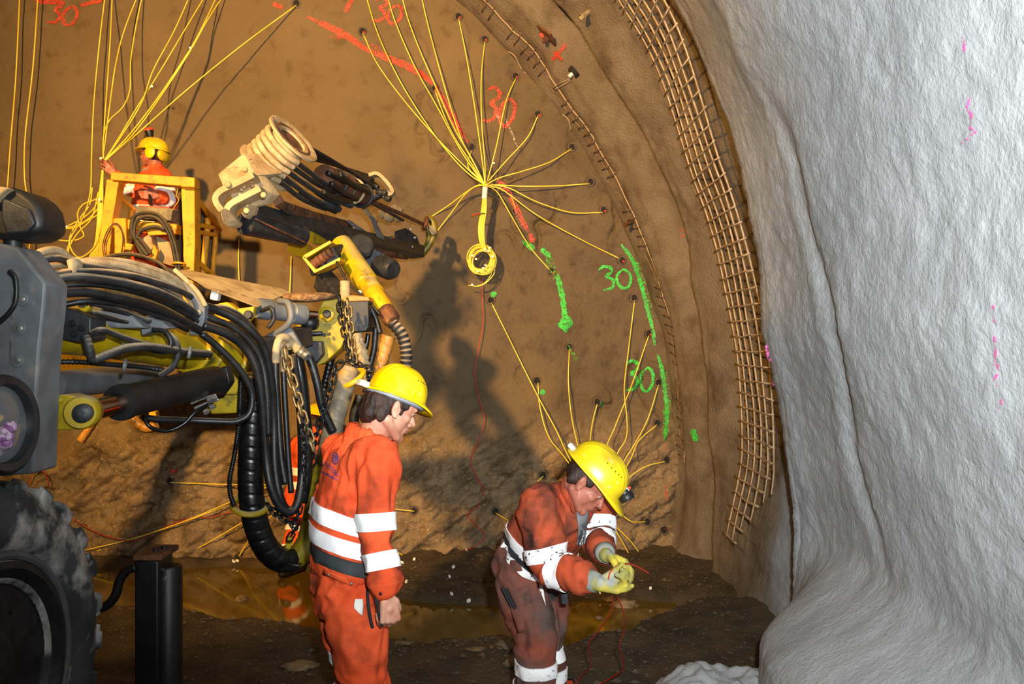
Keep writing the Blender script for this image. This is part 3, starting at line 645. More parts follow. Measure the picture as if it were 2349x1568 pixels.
# steel legs and dark hoses behind man's helmet
for pts,r,m_,pf in(([(792,644),(792,690)],.030,m_cream,spiral(.032,.10,.2)),([(818,764,5.0),(832,812,5.0),(842,872,5.0)],.030,m_tanh,corr(.035,.14)),([(892,770),(876,830),(862,905)],.040,m_orsl,spiral(.05,.08,.2)),([(900,740),(922,768),(932,808),(930,850),(924,890)],.034,m_rubd,corr(.03,.10)),([(779,774),(758,830),(744,889),(738,930)],.022,m_rubc,corr(.026,.08)),
   ([(770,790),(752,840),(735,900)],.010,m_rubc,None),([(845,765),(838,800),(820,830),(806,850)],.014,m_rubc,None),([(862,750),(858,800),(846,850),(838,900)],.018,m_rub,None),([(788,760),(800,800),(824,845),(850,885)],.016,m_rub,None),([(848,700),(862,730),(872,765)],.016,m_rub,None),([(736,890),(748,950),(770,1000)],.016,m_rub,None),([(828,905),(812,960),(822,1010)],.030,m_rub,None)):
    T('slung_hose',[(*p[:2],p[2] if len(p)>2 else 5.05) for p in pts],r,m_,n=14,prof=pf,ds=.006 if pf else None)
# --- feed (drill mast), reel and drifter
FD0,FD1=4.95,7.35
fd=lambda px:lerp(FD0,FD1,sm(560,985,px)*.4+.6*(px-560)/425)
def fpl(name,poly,t,mat,par,doff=0,bevel=.006): return obj(name,MB().prism([P(a,b,fd(a)+doff) for a,b in poly],(0,t,0)),mat,par,ang=30,bevel=bevel)
feed=fpl('feed_beam',[(545,508),(580,462),(632,478),(760,512),(900,545),(972,562),(968,584),(940,588),(820,566),(690,535),(575,498)],.22,m_dsteel,rig)
fpl('feed_top_rail',[(627,473),(645,458),(720,484),(800,506),(795,522),(775,532),(745,516),(700,500),(660,486)],.20,m_rust,feed,-.03)
fpl('feed_rail',[(560,470),(590,480),(760,525),(870,552),(868,560),(750,538),(570,490)],.06,m_dsteel,feed,-.06)
fpl('feed_lower_rail',[(740,548),(800,556),(880,568),(935,584),(930,592),(860,584),(795,568),(745,562)],.14,m_rust,feed,-.02)
fpl('feed_slide',[(652,476),(668,482),(664,492),(648,486)],.08,m_dsteel,feed,-.1); fpl('feed_slide',[(752,508),(776,518),(768,530),(748,520)],.08,m_steel,feed,-.1)
fpl('wear_plate',[(792,505),(800,503),(862,545),(900,540),(896,556),(858,560)],.06,m_steel,feed,-.05)
obj('feed_cylinder',cyl_mb(P(560,512,4.9),P(694,540,5.35),[(.03,0),(.066,.01),(.066,.98),(.05,1)]),m_dsteel,feed,ang=30)
T('feed_pipe',[(586,502,4.82),(640,528,4.95),(700,556,5.2)],.006,m_rust,feed)
# front clamp
fc=fpl('feed_front_plate',[(905,530),(930,522),(955,540),(962,560),(946,586),(930,588),(905,570)],.06,m_dsteel,feed,.0)
for px,py in((942,526),(952,545),(932,575),(945,566)): disc('front_bolt',px,py,fd(px)-.01,.012,.012,m_silv,fc,n=8)
for pts,r in(([(966,585),(985,560),(996,535),(992,508),(978,498)],.030),([(958,588),(976,566),(984,545),(980,520)],.022)):
    T('drill_centraliser',[(a,b,7.45) for a,b in pts],r,m_olive,feed,n=12)
obj('rod_guide',MB().torus(P(976,512,7.4),(1,.3,-.3),.05,.016,24,8),m_rust,feed); fpl('guide_lug',[(985,515),(999,522),(1003,534),(992,540),(984,528)],.06,m_cream,feed,-.1)
# rear plates
rb=obj('rear_box',MB().prism(PX([(499,399,4.85),(557,351,4.95),(566,362,4.95),(585,401,4.9),(524,424,4.8),(511,428,4.8)]),(.10,.22,.05)),m_cream,feed,ang=30,bevel=.006)
disc('box_bolt',564,390,4.80,.016,.018,m_cream,rb,n=6)
cb=obj('rear_plate',MB().prism(PX([(524,426,4.83),(586,402,4.9),(604,424,4.95),(622,448,5.0),(600,470,4.95),(560,480,4.85),(534,470,4.8)]),(.03,.10,.02)),m_cream,feed,ang=30,bevel=.006)
for px,py in((556,436),(562,430),(579,417),(581,427),(552,446)): disc('plate_bolt',px,py,4.80,.011,.02,m_cream,cb,n=6)
def strap(name,pts,wd,th,mat,par,d):
    q=spline(PX(pts,d),6); mb=MB(); rs=[]
    for i,p in enumerate(q):
        dd=(q[min(i+1,len(q)-1)]-q[max(i-1,0)]).normalized(); nn=V((-dd.z,0,dd.x)).normalized()
        rs.append([p+nn*th+V((0,-wd,0)),p-nn*th+V((0,-wd,0)),p-nn*th+V((0,wd,0)),p+nn*th+V((0,wd,0))])
    return obj(name,mb.rings(rs),mat,par,ang=40)
strap('rear_bracket',[(588,405),(550,424),(516,440),(503,454),(504,468),(516,486)],.06,.016,m_cream,feed,4.78)
strap('rear_bracket',[(604,436),(560,458),(536,472),(528,486),(534,504),(542,516)],.06,.016,m_cream,feed,4.76)
fpl('rear_foot',[(504,480),(514,476),(532,492),(545,508),(540,516),(524,520),(512,512)],.10,m_cream,feed,-.18); fpl('rear_foot',[(552,486),(572,468),(586,470),(580,490),(560,500)],.08,m_cream,feed,-.16)
for px,py in((524,500),(567,484),(606,448),(525,424)): disc('foot_bolt',px,py,4.72,.018,.02,m_cream,feed,n=6)
fpl('red_gasket',[(567,366),(575,361),(612,410),(646,460),(630,472),(606,430)],.12,M('faded_red_paint','b0705a','8e6a4c',sc=10,rough=.8),feed,-.04)
# hose reel
rc=P(640,352,5.2); axr=V((61/FP*5.2,-.055,51/FP*5.2)).normalized()
def rd_(t): return rc+axr*t
reel=obj('hose_reel',MB().lathe(rc,axr,[(.05,-.105),(.115,-.10),(.115,.10),(.05,.105)],32),m_cream,feed,ang=40)
for t,rr in((-.125,.178),(.125,.178)):
    s_=1 if t>0 else -1
    obj('reel_flange',MB().lathe(rd_(t),axr*s_,[(.085,-.012),(rr-.02,-.012),(rr,-.004),(rr,.010),(rr-.014,.014),(rr-.035,.004),(.090,.0),(.085,-.012)],40,cap=False),m_cream,reel,ang=50)
obj('reel_hub',MB().lathe(rd_(.11),axr,[(.128,.0),(.128,.020),(.112,.022),(.108,-.03),(.02,-.04)],28),m_rust,reel)
q1,q2=perp(axr)
dirF=(P(800,470,5.9)-rc); dirF=(dirF-axr*dirF.dot(axr)).normalized(); up_=axr.cross(dirF).normalized()
if up_.z<0 and up_.y>0: up_=-up_
for i,t in enumerate((-.092,-.052,-.012,.030,.068)):
    pts=[]
    m_=m_tanh if i<4 else m_cream
    c=rd_(t); R1=.142
    for k in range(17):
        a=R(-95+190*k/16); pts.append(c-dirF*math.cos(a)*R1+up_*math.sin(a)*R1)
    obj('reel_hose',MB().tube(pts,.0185,12),m_,reel)
for i,(t,tx,ty) in enumerate(((-.092,748,476),(-.052,778,480),(-.012,805,470),(.030,792,444),(.068,820,452))):
    for sgn in(1,-1):
        a0=rd_(t)+up_*R1*sgn
        if sgn*up_.z<0 or True:
            end=P(tx,ty,5.75+.06*i) if (sgn*up_.z<0 or (sgn*up_.z==0)) else P(850+i*6,404+i*9,6.3)
            mid=a0.lerp(end,.5)+V((0,0,-.03 if sgn*up_.z<0 else .015))
            obj('feed_hose',MB().tube(spline([a0-dirF*.0,mid,end],10),.0165 if sgn*up_.z<0 else .012,10),m_rub if sgn*up_.z>0 else m_rubd,feed)
            if sgn*up_.z<0: obj('hose_sleeve',MB().tube(resample([mid.lerp(end,.45),end],.004),.023,12,prof=corr(.016,.08)),m_dsteel,feed)
dr=obj('rock_drill',cyl_mb(P(738,402,5.55),P(838,452,6.2),[(.04,0),(.075,.03),(.08,.3),(.07,.32),(.085,.5),(.085,.62),(.07,.65),(.075,.9),(.05,1)]),m_rust,feed,ang=40)
for t in(.3,.5,.7,.9): obj('drill_flange',MB().torus(P(738,402,5.55).lerp(P(838,452,6.2),t),P(838,452,6.2)-P(738,402,5.55),.082,.010,28,8),m_cream if t in(.7,) else m_dsteel,dr)
for a,b in(((742,440),(800,462)),((760,420),(820,455)),((780,400),(846,440)),((752,396),(835,428)),((700,420),(775,470)),((690,440),(770,486))): T('drill_hose',[(a[0],a[1],5.4),((a[0]+b[0])/2,(a[1]+b[1])/2+4,5.6),(b[0],b[1],5.8)],.016,m_rub,dr)
for k in range(6): disc('hose_nut',838+k*9,412+k*7+(k%2)*6,6.25,.022,.05,m_dsteel,dr,ax=(.7,-.4,-.3),n=8)
gf=strap('drill_guard',[(848,404),(866,400),(884,414),(901,436),(898,446),(880,452)],.05,.012,m_cream,dr,6.3); strap('drill_guard',[(838,470),(866,452),(900,440)],.05,.010,m_dsteel,dr,6.3)
T('drill_rod',[(846,458,6.3),(910,486,6.9),(976,516,7.45)],.015,m_rust,feed)
T('rear_rod',[(830,455,6.2),(880,480,6.6),(925,505,6.9)],.012,m_dsteel,feed)
for poly in([(828,478),(838,471),(850,490),(866,505),(860,510),(846,500)],[(866,484),(876,480),(884,494),(874,500)],[(895,474),(906,468),(924,478),(920,486),(908,482)],[(880,490),(896,486),(906,500),(894,508),(882,504)],[(905,500),(916,498),(918,506),(906,508)]):
    fpl('centraliser_arm',poly,.08,m_cream,feed,-.05)
fpl('cross_strap',[(846,492),(856,498),(882,546),(878,556),(866,548)],.05,m_steel,feed,-.15)
# mount under the feed
vb=obj('valve_box',MB().plate([(693,590),(697,584),(756,551),(762,556),(700,594)],5.15,.16),m_yel,feed,bevel=.004)
obj('box_side',MB().plate([(693,590),(698,588),(725,618),(779,590),(781,597),(721,626)],5.15,.16),m_yel2,vb); obj('box_back',MB().plate([(696,590),(756,555),(778,592),(722,622)],5.30,.01),m_dsteel,vb)
for i in range(4): obj('valve_spool',MB().lathe(P(722+i*9,602-i*6,5.2),(.85,-.2,.5),[(.012,-.04),(.03,-.03),(.03,.0),(.02,.01),(.03,.02),(.03,.04)],14),m_rust,vb)
fpl('yellow_bracket',[(660,552),(672,546),(706,560),(704,582),(690,590),(672,586),(659,576)],.16,m_yel2,feed,.1); fpl('mount_block',[(694,536),(712,528),(742,545),(738,560),(716,558)],.12,m_yel,feed,-.1)
sw=obj('slew_tube',cyl_mb(P(782,560,5.6),P(858,672,5.2),[(.06,0),(.072,.02),(.072,.80),(.068,.82),(.062,.83),(.062,1)]),m_yel,rig,ang=30)
obj('slew_inner',cyl_mb(P(850,660,5.23),P(884,712,5.1),[(.056,0),(.056,.9),(.05,1)]),m_yel2,sw,ang=30); obj('slew_tip',cyl_mb(P(880,706,5.12),P(902,738,5.03),[(.045,0),(.052,.2),(.052,.8),(.035,1)]),m_rust,sw,ang=40)
T('slew_cable',[(772,600,5.1),(800,650,5.05),(845,690,5.0),(872,722,4.98)],.007,m_blk,sw); disc('slew_clip',826,670,5.06,.014,.016,m_silv,sw)
disc('slew_motor',826,574,5.9,.085,.10,m_dsteel,sw,ax=(.3,-.8,.3)); disc('slew_motor',868,606,5.9,.075,.16,m_dsteel,sw,ax=(.7,-.6,-.3)); pl('motor_block',[(836,560),(880,580),(896,606),(880,630),(850,628),(830,598)],6.0,.14,m_dsteel,sw)
obj('support_arm',MB().beam(P(740,640,5.35),P(790,700,5.1),.10,.12),m_dsteel,rig,bevel=.01); obj('support_link',MB().beam(P(725,612,5.3),P(775,580,5.5),.12,.12),m_dsteel,rig,bevel=.01)
obj('boom_head_link',MB().beam(P(560,815,4.25),P(700,770,4.8),.10,.11),m_dsteel,rig,bevel=.01); obj('boom_head_link',MB().beam(P(750,760,5.0),P(850,705,5.15),.10,.08),m_dsteel,rig,bevel=.01)
# --- chains
def chain(label,pts,mat,d,ll=.062,n=8):
    q=resample(spline(PX(pts,d),8),ll*.62); t=thing('chain',label,'chain',q[0],'lifting chains')
    proto=None
    for i,(a,b) in enumerate(zip(q,q[1:])):
        dd=(b-a).normalized(); u,w2=perp(dd); 
        if i%2: u,w2=w2,-u
        Mx=Matrix((dd,u,w2)).transposed().to_4x4(); Mx.translation=(a+b)/2-q[0]
        if proto is None:
            pts_=[]
            for k in range(14):
                an=2*PI*k/14; pts_.append(V((math.cos(an)*ll*.26+math.copysign(ll*.20,math.cos(an)) ,math.sin(an)*ll*.26,0)))
            mb=MB().tube(pts_,ll*.085,6,closed=True); me=bpy.data.meshes.new('link'); me.from_pydata(mb.v,[],mb.f); me.update(); me.materials.append(mat); proto=me
            me.polygons.foreach_set('use_smooth',[True]*len(me.polygons))
        o=bpy.data.objects.new('link',proto); COL.objects.link(o); o.parent=t; o.matrix_local=Mx
    return t
chain('worn pale chain hanging beside the tan hose loop',[(655,800),(664,850),(676,890),(690,940),(703,985),(720,1030)],m_gold,4.05,.075)
chain('black chain hanging down behind the pale chain, left of the hose guard',[(779,680),(784,730),(792,770),(803,828)],m_chain,4.75)
chain('pale chain hanging in front of the dark hose guard',[(797,688),(802,740),(808,800),(812,830)],m_gold,4.75,.07)
chain('black chain slung across to the upper orange hose',[(803,826),(825,838),(851,846)],m_chain,4.75)
chain('long thin chain slanting down to the left above the orange jacket',[(800,826),(772,840),(758,890),(744,935),(730,985),(720,1032)],m_chain,4.3)
chain('short black chain below the joined chains, against the orange jacket',[(720,1032),(718,1050),(716,1062)],m_chain,4.25)
chain('thin black chain running down beside the hanging hoses',[(694,960),(700,1052),(698,1103),(690,1150),(677,1206)],m_chain,4.0,.052)
chain('black chain slung under the hose loops',[(614,1156),(628,1174),(648,1188),(677,1206),(668,1228),(663,1236)],m_chain,4.05,.052)
chain('small black chain between the clamp chains at the helmet',[(852,846),(845,862),(862,880)],m_chain,4.9,.05)
# ================================================================ PEOPLE
m_skin=M('skin','d09a80','b87a62',sc=12,rough=.5,sss=.08,bump=.12,bsc=120)
m_skinr=M('skin_ruddy','b8705a','8f5240',sc=12,rough=.5,sss=.08,bump=.12,bsc=120)
m_or=M('orange_workwear','ea6034','d84e26',sc=5,rough=.8,bump=.3,bsc=70,c3='6e2f1e',sc3=6,lo3=.52,hi3=.70,spec=.2)
m_ord=M('dirty_orange_workwear','be5030','80402a',sc=6,lo=.36,hi=.66,rough=.85,bump=.35,bsc=60,c3='3d2822',sc3=8,lo3=.48,hi3=.68,spec=.2)
m_gryd=M('mud_stained_trousers','8f4632','5a4a44',sc=5,lo=.36,hi=.62,rough=.85,bump=.4,bsc=60,c3='2e2a29',sc3=8,lo3=.55,hi3=.70,spec=.2)
m_tape=M('reflective_tape','ffffff',(.93,.94,.95),sc=9,rough=.35,bump=.12,bsc=60,spec=.6)
m_taped=M('scuffed_reflective_tape','ffffff','2a2a2c',sc=42,lo=.60,hi=.66,rough=.35,bump=.12,bsc=60,spec=.6)
m_hel=M('yellow_helmet','f0cc06','e8c004',sc=5,rough=.22,coat=.6,c3='8f7a18',sc3=30,lo3=.68,hi3=.75)
m_hels=M('scuffed_yellow_helmet','e6c808','c8a81a',sc=9,rough=.35,coat=.3,c3='d8d4b8',sc3=22,lo3=.62,hi3=.72)
m_hair=M('brown_hair','3a2016','1f100b',sc=30,lo=.35,hi=.6,rough=.5,bump=.8,bsc=70,stretch=((0,0,0),(1,1,.25)))
m_belt=M('charcoal_belt','33383a','24282a',sc=10,rough=.7); m_blkf=M('black_fabric','17181a',rough=.8)
m_glove=M('yellow_glove','c9b83a','8f8a4a',sc=12,lo=.4,hi=.62,rough=.75,bump=.4,bsc=60,c3='9aa0a0',sc3=8,lo3=.57,hi3=.66)
m_gcuff=M('glove_cuff_grey','8a8c84','5f6a52',sc=10,rough=.8); m_shirt=M('grey_shirt','85898c','6b6f72',sc=14,rough=.9,bump=.3,bsc=90); m_shirtd=M('shaded_shirt','4a4e52','3d4145',sc=14,rough=.9)
m_eye=M('eye_white','b0a498',rough=.2); m_iris=M('eye_dark','1a1210',rough=.2); m_lip=M('lip','a85a50',rough=.4); m_logo=M('blue_print','2e2f78',rough=.7); m_paper=M('paper_white','e8e6e0',rough=.7)
m_boot=M('rubber_boot','20211f',rough=.5)
def voxel(name,mb,size,smooth=4,fac=.5):
    me=bpy.data.meshes.new('t'); me.from_pydata(mb.v,[],mb.f); me.update()
    o=bpy.data.objects.new('t',me); COL.objects.link(o)
    r=o.modifiers.new('r','REMESH'); r.mode='VOXEL'; r.voxel_size=size
    if smooth: s_=o.modifiers.new('s','SMOOTH'); s_.factor=fac; s_.iterations=smooth
    dg=bpy.context.evaluated_depsgraph_get(); dg.update()
    out=bpy.data.meshes.new_from_object(o.evaluated_get(dg)); out.name=name
    bpy.data.objects.remove(o); bpy.data.meshes.remove(me); return out
def disp(me,fn):
    n=len(me.vertices); co_=np.empty(n*3); me.vertices.foreach_get('co',co_); no=np.empty(n*3); me.vertices.foreach_get('normal',no)
    co_=co_.reshape(-1,3); no=no.reshape(-1,3); d=np.array([fn(V(p)) for p in co_])
    me.vertices.foreach_set('co',(co_+no*d[:,None]).ravel()); me.update()
def bvh_of(me): return BVHTree.FromPolygons([v.co.copy() for v in me.vertices],[tuple(p.vertices) for p in me.polygons])
def wlink(name,me,mat,parent):
    # mesh in world coordinates, parented to a thing at its own origin
    off=rootloc(parent)
    if parent: me.transform(Matrix.Translation(-off))
    return link(name,me,mat,parent,True,180)
def wrinkle(seed,amp):
    def f(p):
        q=V((p.x*8+seed,p.y*8,p.z*6)); w_=noise.noise_vector(q*.6)*1.0
        a=noise.noise(q+w_); r=1-abs(a)*2.2
        return amp*(max(-.6,r)*.9+.7*noise.noise(q*.45+V((0,0,seed)))+.55*(1-2*abs(noise.noise(q*1.9+w_*2)))-.3)
    return f
def band(bvh,c,ax,width,mat,parent,maxr=.3,off=.0065,n=56,name='reflective_tape',minr=.03,a0=0,a1=2*PI):
    c=V(c); ax=V(ax).normalized(); u,w_=perp(ax); rows=[]; full=abs(a1-a0-2*PI)<1e-6
    for k in range(n if full else n+1):
        a=a0+(a1-a0)*k/n; d=u*math.cos(a)+w_*math.sin(a); row=[]
        for t,o_ in((-.5,-.006),(-.5,off),(-.17,off+.001),(.17,off+.001),(.5,off),(.5,-.006)):
            p=c+ax*width*t; h=bvh.ray_cast(p,d,maxr); r=h[3] if h[0] is not None else maxr
            row.append(p+d*(max(minr,r)+o_))
        rows.append(row)
    mb=MB(); m=len(rows)
    mb.rings([[rows[i][j] for i in range(m)] for j in range(6)],cap=False) if full else mb.rings(rows,cap=True)
    return obj(name,mb,mat,parent,ang=50)
def cray(bvh,px,py,off):
    o=V((0,0,H)); d=(P(px,py,1)-o).normalized(); h=bvh.ray_cast(o,d,20)
    return (h[0]-d*off) if h[0] is not None else None
def cpatch(name,bvh,rows,mat,parent,off=.004,n=6,sub=3):
    # panel that follows the cloth: rows of left / right limits
    rr=[]; L=spline([V((r[0],r[1],0)) for r in rows],sub); Rr=spline([V((r[2],r[3],0)) for r in rows],sub)
    for a,b in zip(L,Rr):
        row=[]
        for i in range(n+1):
            q=a.lerp(b,i/n); h=cray(bvh,q.x,q.y,off+.002*math.sin(PI*i/n)); row.append(h)
        if all(x is not None for x in row): rr.append(row)
    mb=MB(); m=n+1; vs=[p for r in rr for p in r]; fs=[(i*m+k,i*m+k+1,i*m+m+k+1,i*m+m+k) for i in range(len(rr)-1) for k in range(n)]
    o=obj(name,mb.add(vs,fs),mat,parent,ang=60,fix=False)
    s_=o.modifiers.new('thick','SOLIDIFY'); s_.thickness=.004; s_.offset=0; return o
def limb(mb,pts,rad,n=18,flat=None):
    q=spline([V(p) for p in pts],8); tot=len(q)-1; m=len(rad)-1
    def rr(t): i=min(m-1,int(t*m)); return lerp(rad[i],rad[i+1],t*m-i)
    mb.tube(q,rr,n); mb.ell(q[0],(rr(0),)*3,None,14,8); mb.ell(q[-1],(rr(1)*.8,)*3,None,14,8)
def hand(mb,wrist,d,pn,side,curl,spread=.0,s=1.0,fat=0,thumb=(.6,.5),tcurl=.5):
    # d: along the palm, pn: where the palm faces, side: toward the thumb
    d=V(d).normalized(); side=V(side); side=(side-d*side.dot(d)).normalized(); pn2=d.cross(side); pn=pn2 if pn2.dot(V(pn))>0 else -pn2
    w0=V(wrist); k=.088*s
    for i in range(4):
        sd=side*(.030-.020*i)*s; mb.caps(w0+sd*.55+d*.012,w0+sd+d*(k-.004*abs(i-1)),.015*s+fat,.0125*s+fat,10)
    mb.ell(w0+d*.045*s,(.02*s,)*3,None,10,8)
    ln=[(.043,.026,.021),(.047,.030,.022),(.043,.028,.021),(.034,.021,.019)]
    for i in range(4):
        c=curl[i] if isinstance(curl,(list,tuple)) else curl
        p=w0+side*(.030-.020*i)*s+d*(k-.004*abs(i-1)); dd=(d+side*(spread*(1.2-i*.8))).normalized(); a=0
        for j in range(3):
            a+=c*(.95,1.05,.75)[j]
            v=dd*math.cos(a)+pn*math.sin(a); e=p+v*ln[i][j]*s
            r0=(.0100-.0010*j-(.001 if i==3 else 0))*s+fat; mb.caps(p,e,r0,r0-.0008,10); p=e
    tb=w0+side*.026*s+d*.022*s; v=(d*thumb[0]+side*thumb[1]+pn*.35).normalized(); e=tb+v*.042*s; mb.caps(tb,e,.016*s+fat,.0125*s+fat,10)
    v2=(v+pn*tcurl-side*tcurl*.6+d*.2).normalized(); e2=e+v2*.032*s; mb.caps(e,e2,.0122*s+fat,.0105*s+fat,10); v3=(v2+d*.1+pn*tcurl*.4).normalized(); mb.caps(e2,e2+v3*.026*s,.0105*s+fat,.009*s+fat,10)
def head_mb(mb,c,f,up,s=1.0,jaw=1.0):
    f=V(f).normalized(); up=V(up); up=(up-f*up.dot(f)).normalized(); l=up.cross(f); Mx=Matrix((f,l,up)).transposed(); c=V(c)
    T=lambda x,y,z: c+Mx@V((x,y,z))*s
    E=lambda p,r: mb.ell(T(*p),[k*s for k in r],Mx,20,12)
    E((-.012,0,.035),(.098,.076,.090)); E((.030,0,-.025),(.060,.060,.085)); E((.055,0,.03),(.042,.060,.05))
    for y in(-1,1):
        mb.caps(T(-.02,y*.055,-.055),T(.060,y*.022,-.098),.022*s,.018*s,12); E((.055,y*.040,-.022),(.026,.022,.022)); E((.084,y*.034,.022),(.012,.022,.009))
        E((.078,y*.031,-.004),(.010,.015,.006)); E((.079,y*.031,.0125),(.0125,.0150,.0085))
        E((-.008,y*.078,-.008),(.020,.008,.032)); E((-.016,y*.084,.004),(.012,.008,.022)); E((-.002,y*.080,-.034),(.010,.007,.010))
        E((.100,y*.012,-.036),(.011,.009,.008))
    E((.076,0,-.098),(.022,.024,.020)); E((.074,0,-.060),(.022,.034,.030))
    mb.caps(T(.084,0,.015),T(.116,0,-.028),.009*s,.0125*s,12); E((.094,0,-.040),(.012,.010,.006))
    E((.094,0,-.056),(.010,.022,.0062)); E((.091,0,-.068),(.010,.019,.0068)); E((.082,0,-.080),(.010,.016,.008))
    return Mx,T
def helmet(parent,c,f,up,mat,s=1.0,ridge=True,ax=.145,ay=.115,az=.125,visor=.055):
    f=V(f).normalized(); up=V(up); up=(up-f*up.dot(f)).normalized(); l=up.cross(f); Mx=Matrix((f,l,up)).transposed(); c=V(c)
    nu,nv=72,20; rs=[]
    def pt(a,ph,k=1.0):
        ca,sa=math.cos(a),math.sin(a); e=.86
        x=math.copysign(abs(ca)**e,ca)*ax*math.cos(ph)**.82; y=math.copysign(abs(sa)**e,sa)*ay*math.cos(ph)**.82; z=az*math.sin(ph)
        b=0
        if ridge:
            for y0,wd,h in((0,.010,.0055),(.026,.008,.0045),(-.026,.008,.0045),(.05,.006,.003),(-.05,.006,.003)): b+=1.5*h*math.exp(-((y-y0)/wd)**2)*sm(.15,.5,math.sin(ph))
        n_=V((x/ax**2,y/ay**2,z/az**2)); n_=n_.normalized() if n_.length>0 else V((0,0,1))
        return (V((x,y,z))*k+n_*b)
    brim=[]
    for a in[2*PI*k/nu for k in range(nu)]:
        fr_=max(0,math.cos(a))**2.2; bk=max(0,-math.cos(a))**3
        brim.append((.010+visor*fr_+.008*bk,-.006-.020*fr_*1.2-.004*bk))
    def ring(fn): return [c+Mx@(fn(k,2*PI*k/nu)*s) for k in range(nu)]
    def out(k,a,m_,dz): p=pt(a,0); d=V((p.x,p.y,0)).normalized(); return p+d*brim[k][0]*m_+V((0,0,brim[k][1]*m_+dz))
    rs.append(ring(lambda k,a:pt(a,.35,.93))); rs.append(ring(lambda k,a:pt(a,0,.95)+V((0,0,-.004)))); rs.append(ring(lambda k,a:out(k,a,1,-.004))); rs.append(ring(lambda k,a:out(k,a,1.06,0))); rs.append(ring(lambda k,a:out(k,a,1,.004))); rs.append(ring(lambda k,a:out(k,a,.4,.004)))
    for j in range(nv): rs.append(ring(lambda k,a:pt(a,.06+(PI/2-.09)*j/(nv-1))))
    h=obj('helmet',MB().rings(rs),mat,parent,ang=180)
    T_=lambda x,y,z: c+Mx@V((x,y,z))*s
    return h,Mx,T_,pt
def torso(mb,secs,n=28):
    # secs: centre, right vector (half width), front vector (half depth)
    rs=[]
    for c,rv,fv in secs: rs.append([V(c)+V(rv)*math.copysign(abs(math.cos(a))**.85,math.cos(a))+V(fv)*math.copysign(abs(math.sin(a))**.9,math.sin(a)) for a in[2*PI*k/n for k in range(n)]])
    mb.rings(rs)
def man(label,f,pel,chest,neck,hc,hf,hup,sh,el,wr,hip,kn,an,jm,tm,skin,seed,hands,voxs=.0045,gloves=False,arm=(.078,.072,.06,.054,.05),leg=(.104,.094,.080,.080,.078),wmul=1.0,hairlow=True,bodyvox=None,group=None,collar=True,zf=0.0,hs=1.0):
    f=V(f).normalized(); r=f.cross(V((0,0,1))).normalized(); pel,chest,neck=V(pel),V(chest),V(neck)
    # ---- body: one continuous skin surface
    mb=MB(); Mx,TH=head_mb(mb,hc,hf,hup,hs)
    mb.caps(TH(-.03,0,-.04),neck+V((0,0,-.02)),.054,.062,18); mb.caps(neck,chest,.075,.11); mb.caps(chest,pel,.10,.10)
    for i in(0,1):
        limb(mb,[neck.lerp(V(sh[i]),.75)+V((0,0,-.04)),sh[i],el[i],wr[i]],(.05,.045,.036,.030,.024),12); limb(mb,[pel,hip[i],kn[i],an[i]],(.08,.07,.055,.045,.04),12)
        if hands[i] and not gloves: hand(mb,wr[i],*hands[i])
    me=voxel('person',mb,voxs,3,.45); body=bpy.data.objects.new('person',me); COL.objects.link(body)
    base=V((pel.x,pel.y,0)); me.transform(Matrix.Translation(-base)); body.location=base; me.materials.append(skin)
    me.polygons.foreach_set('use_smooth',[True]*len(me.polygons)); tag(body,label,'person',group)
    for y in(-1,1):
        e=obj('eye',MB().ell(TH(.080,y*.031,.006),(.0105,.0125,.009),Mx,14,8),m_eye,body,ang=180); obj('iris',MB().ell(TH(.0895,y*.031,.003),(.003,.005,.005),Mx,10,6),m_iris,e,ang=180)
    obj('lips',MB().ell(TH(.1015,0,-.0565),(.0035,.019,.0045),Mx,14,6).ell(TH(.0985,0,-.0675),(.0035,.016,.0045),Mx,14,6),m_lip,body,ang=180)
    # ---- jacket
    mb=MB(); ud=(neck-pel).normalized(); fr_=lambda u:(f-u*f.dot(u)).normalized()
    u1=(chest-pel).normalized(); u2=(neck-chest).normalized(); f1,f2=fr_(u1),fr_(u2); w_=wmul
    torso(mb,[(pel+u1*.02,r*.175*w_,f1*.140),(pel+u1*.10,r*.172*w_,f1*.142),(pel.lerp(chest,.6),r*.178*w_,f1*.145),(chest,r*.188*w_,f1*.145),(chest.lerp(neck,.45),r*.185*w_,f2*.128),(chest.lerp(neck,.75),r*.160*w_,f2*.110),(neck+u2*-.005,r*.095,f2*.090),(neck+u2*.012,r*.065,f2*.065)])
    for i in(0,1): limb(mb,[chest.lerp(neck,.62)+(V(sh[i])-neck)*.35,sh[i],V(sh[i]).lerp(V(el[i]),.5),el[i],V(el[i]).lerp(V(wr[i]),.5),V(wr[i])-(V(wr[i])-V(el[i])).normalized()*.035],(arm[0]*1.15,arm[0]*1.05,arm[1],arm[2],arm[3],arm[4]),20)
    if collar:
        cb_=[]; c0=neck+u2*.045+(V(hc)-neck).normalized()*.01
        for h_,rr in((-.03,.092),(.012,.086*hs),(.036*hs,.090*hs),(.036*hs,.080*hs),(.012,.076*hs),(-.03,.07)): cb_.append([neck+u2*(.02+h_*(1.15-.45*math.cos(a)))+(f2*math.cos(a)+r*math.sin(a))*rr+f2*.006 for a in[2*PI*k/28 for k in range(28)]])
        mb.rings(cb_,cap=False,closed=True)
    mj=voxel('jacket',mb,.0095,5,.5); disp(mj,wrinkle(seed,.018)); bj=bvh_of(mj); wlink('jacket',mj,jm,body)
    # ---- trousers
    mb=MB(); torso(mb,[(pel+u1*.10,r*.165*w_,f1*.134),(pel+u1*.02,r*.176*w_,f1*.140),(pel+u1*-.06,r*.176*w_,f1*.136),(pel+u1*-.13,r*.165*w_,f1*.125)])
    for i in(0,1): limb(mb,[hip[i],V(hip[i]).lerp(V(kn[i]),.5),kn[i],V(kn[i]).lerp(V(an[i]),.5),an[i]],leg,22)
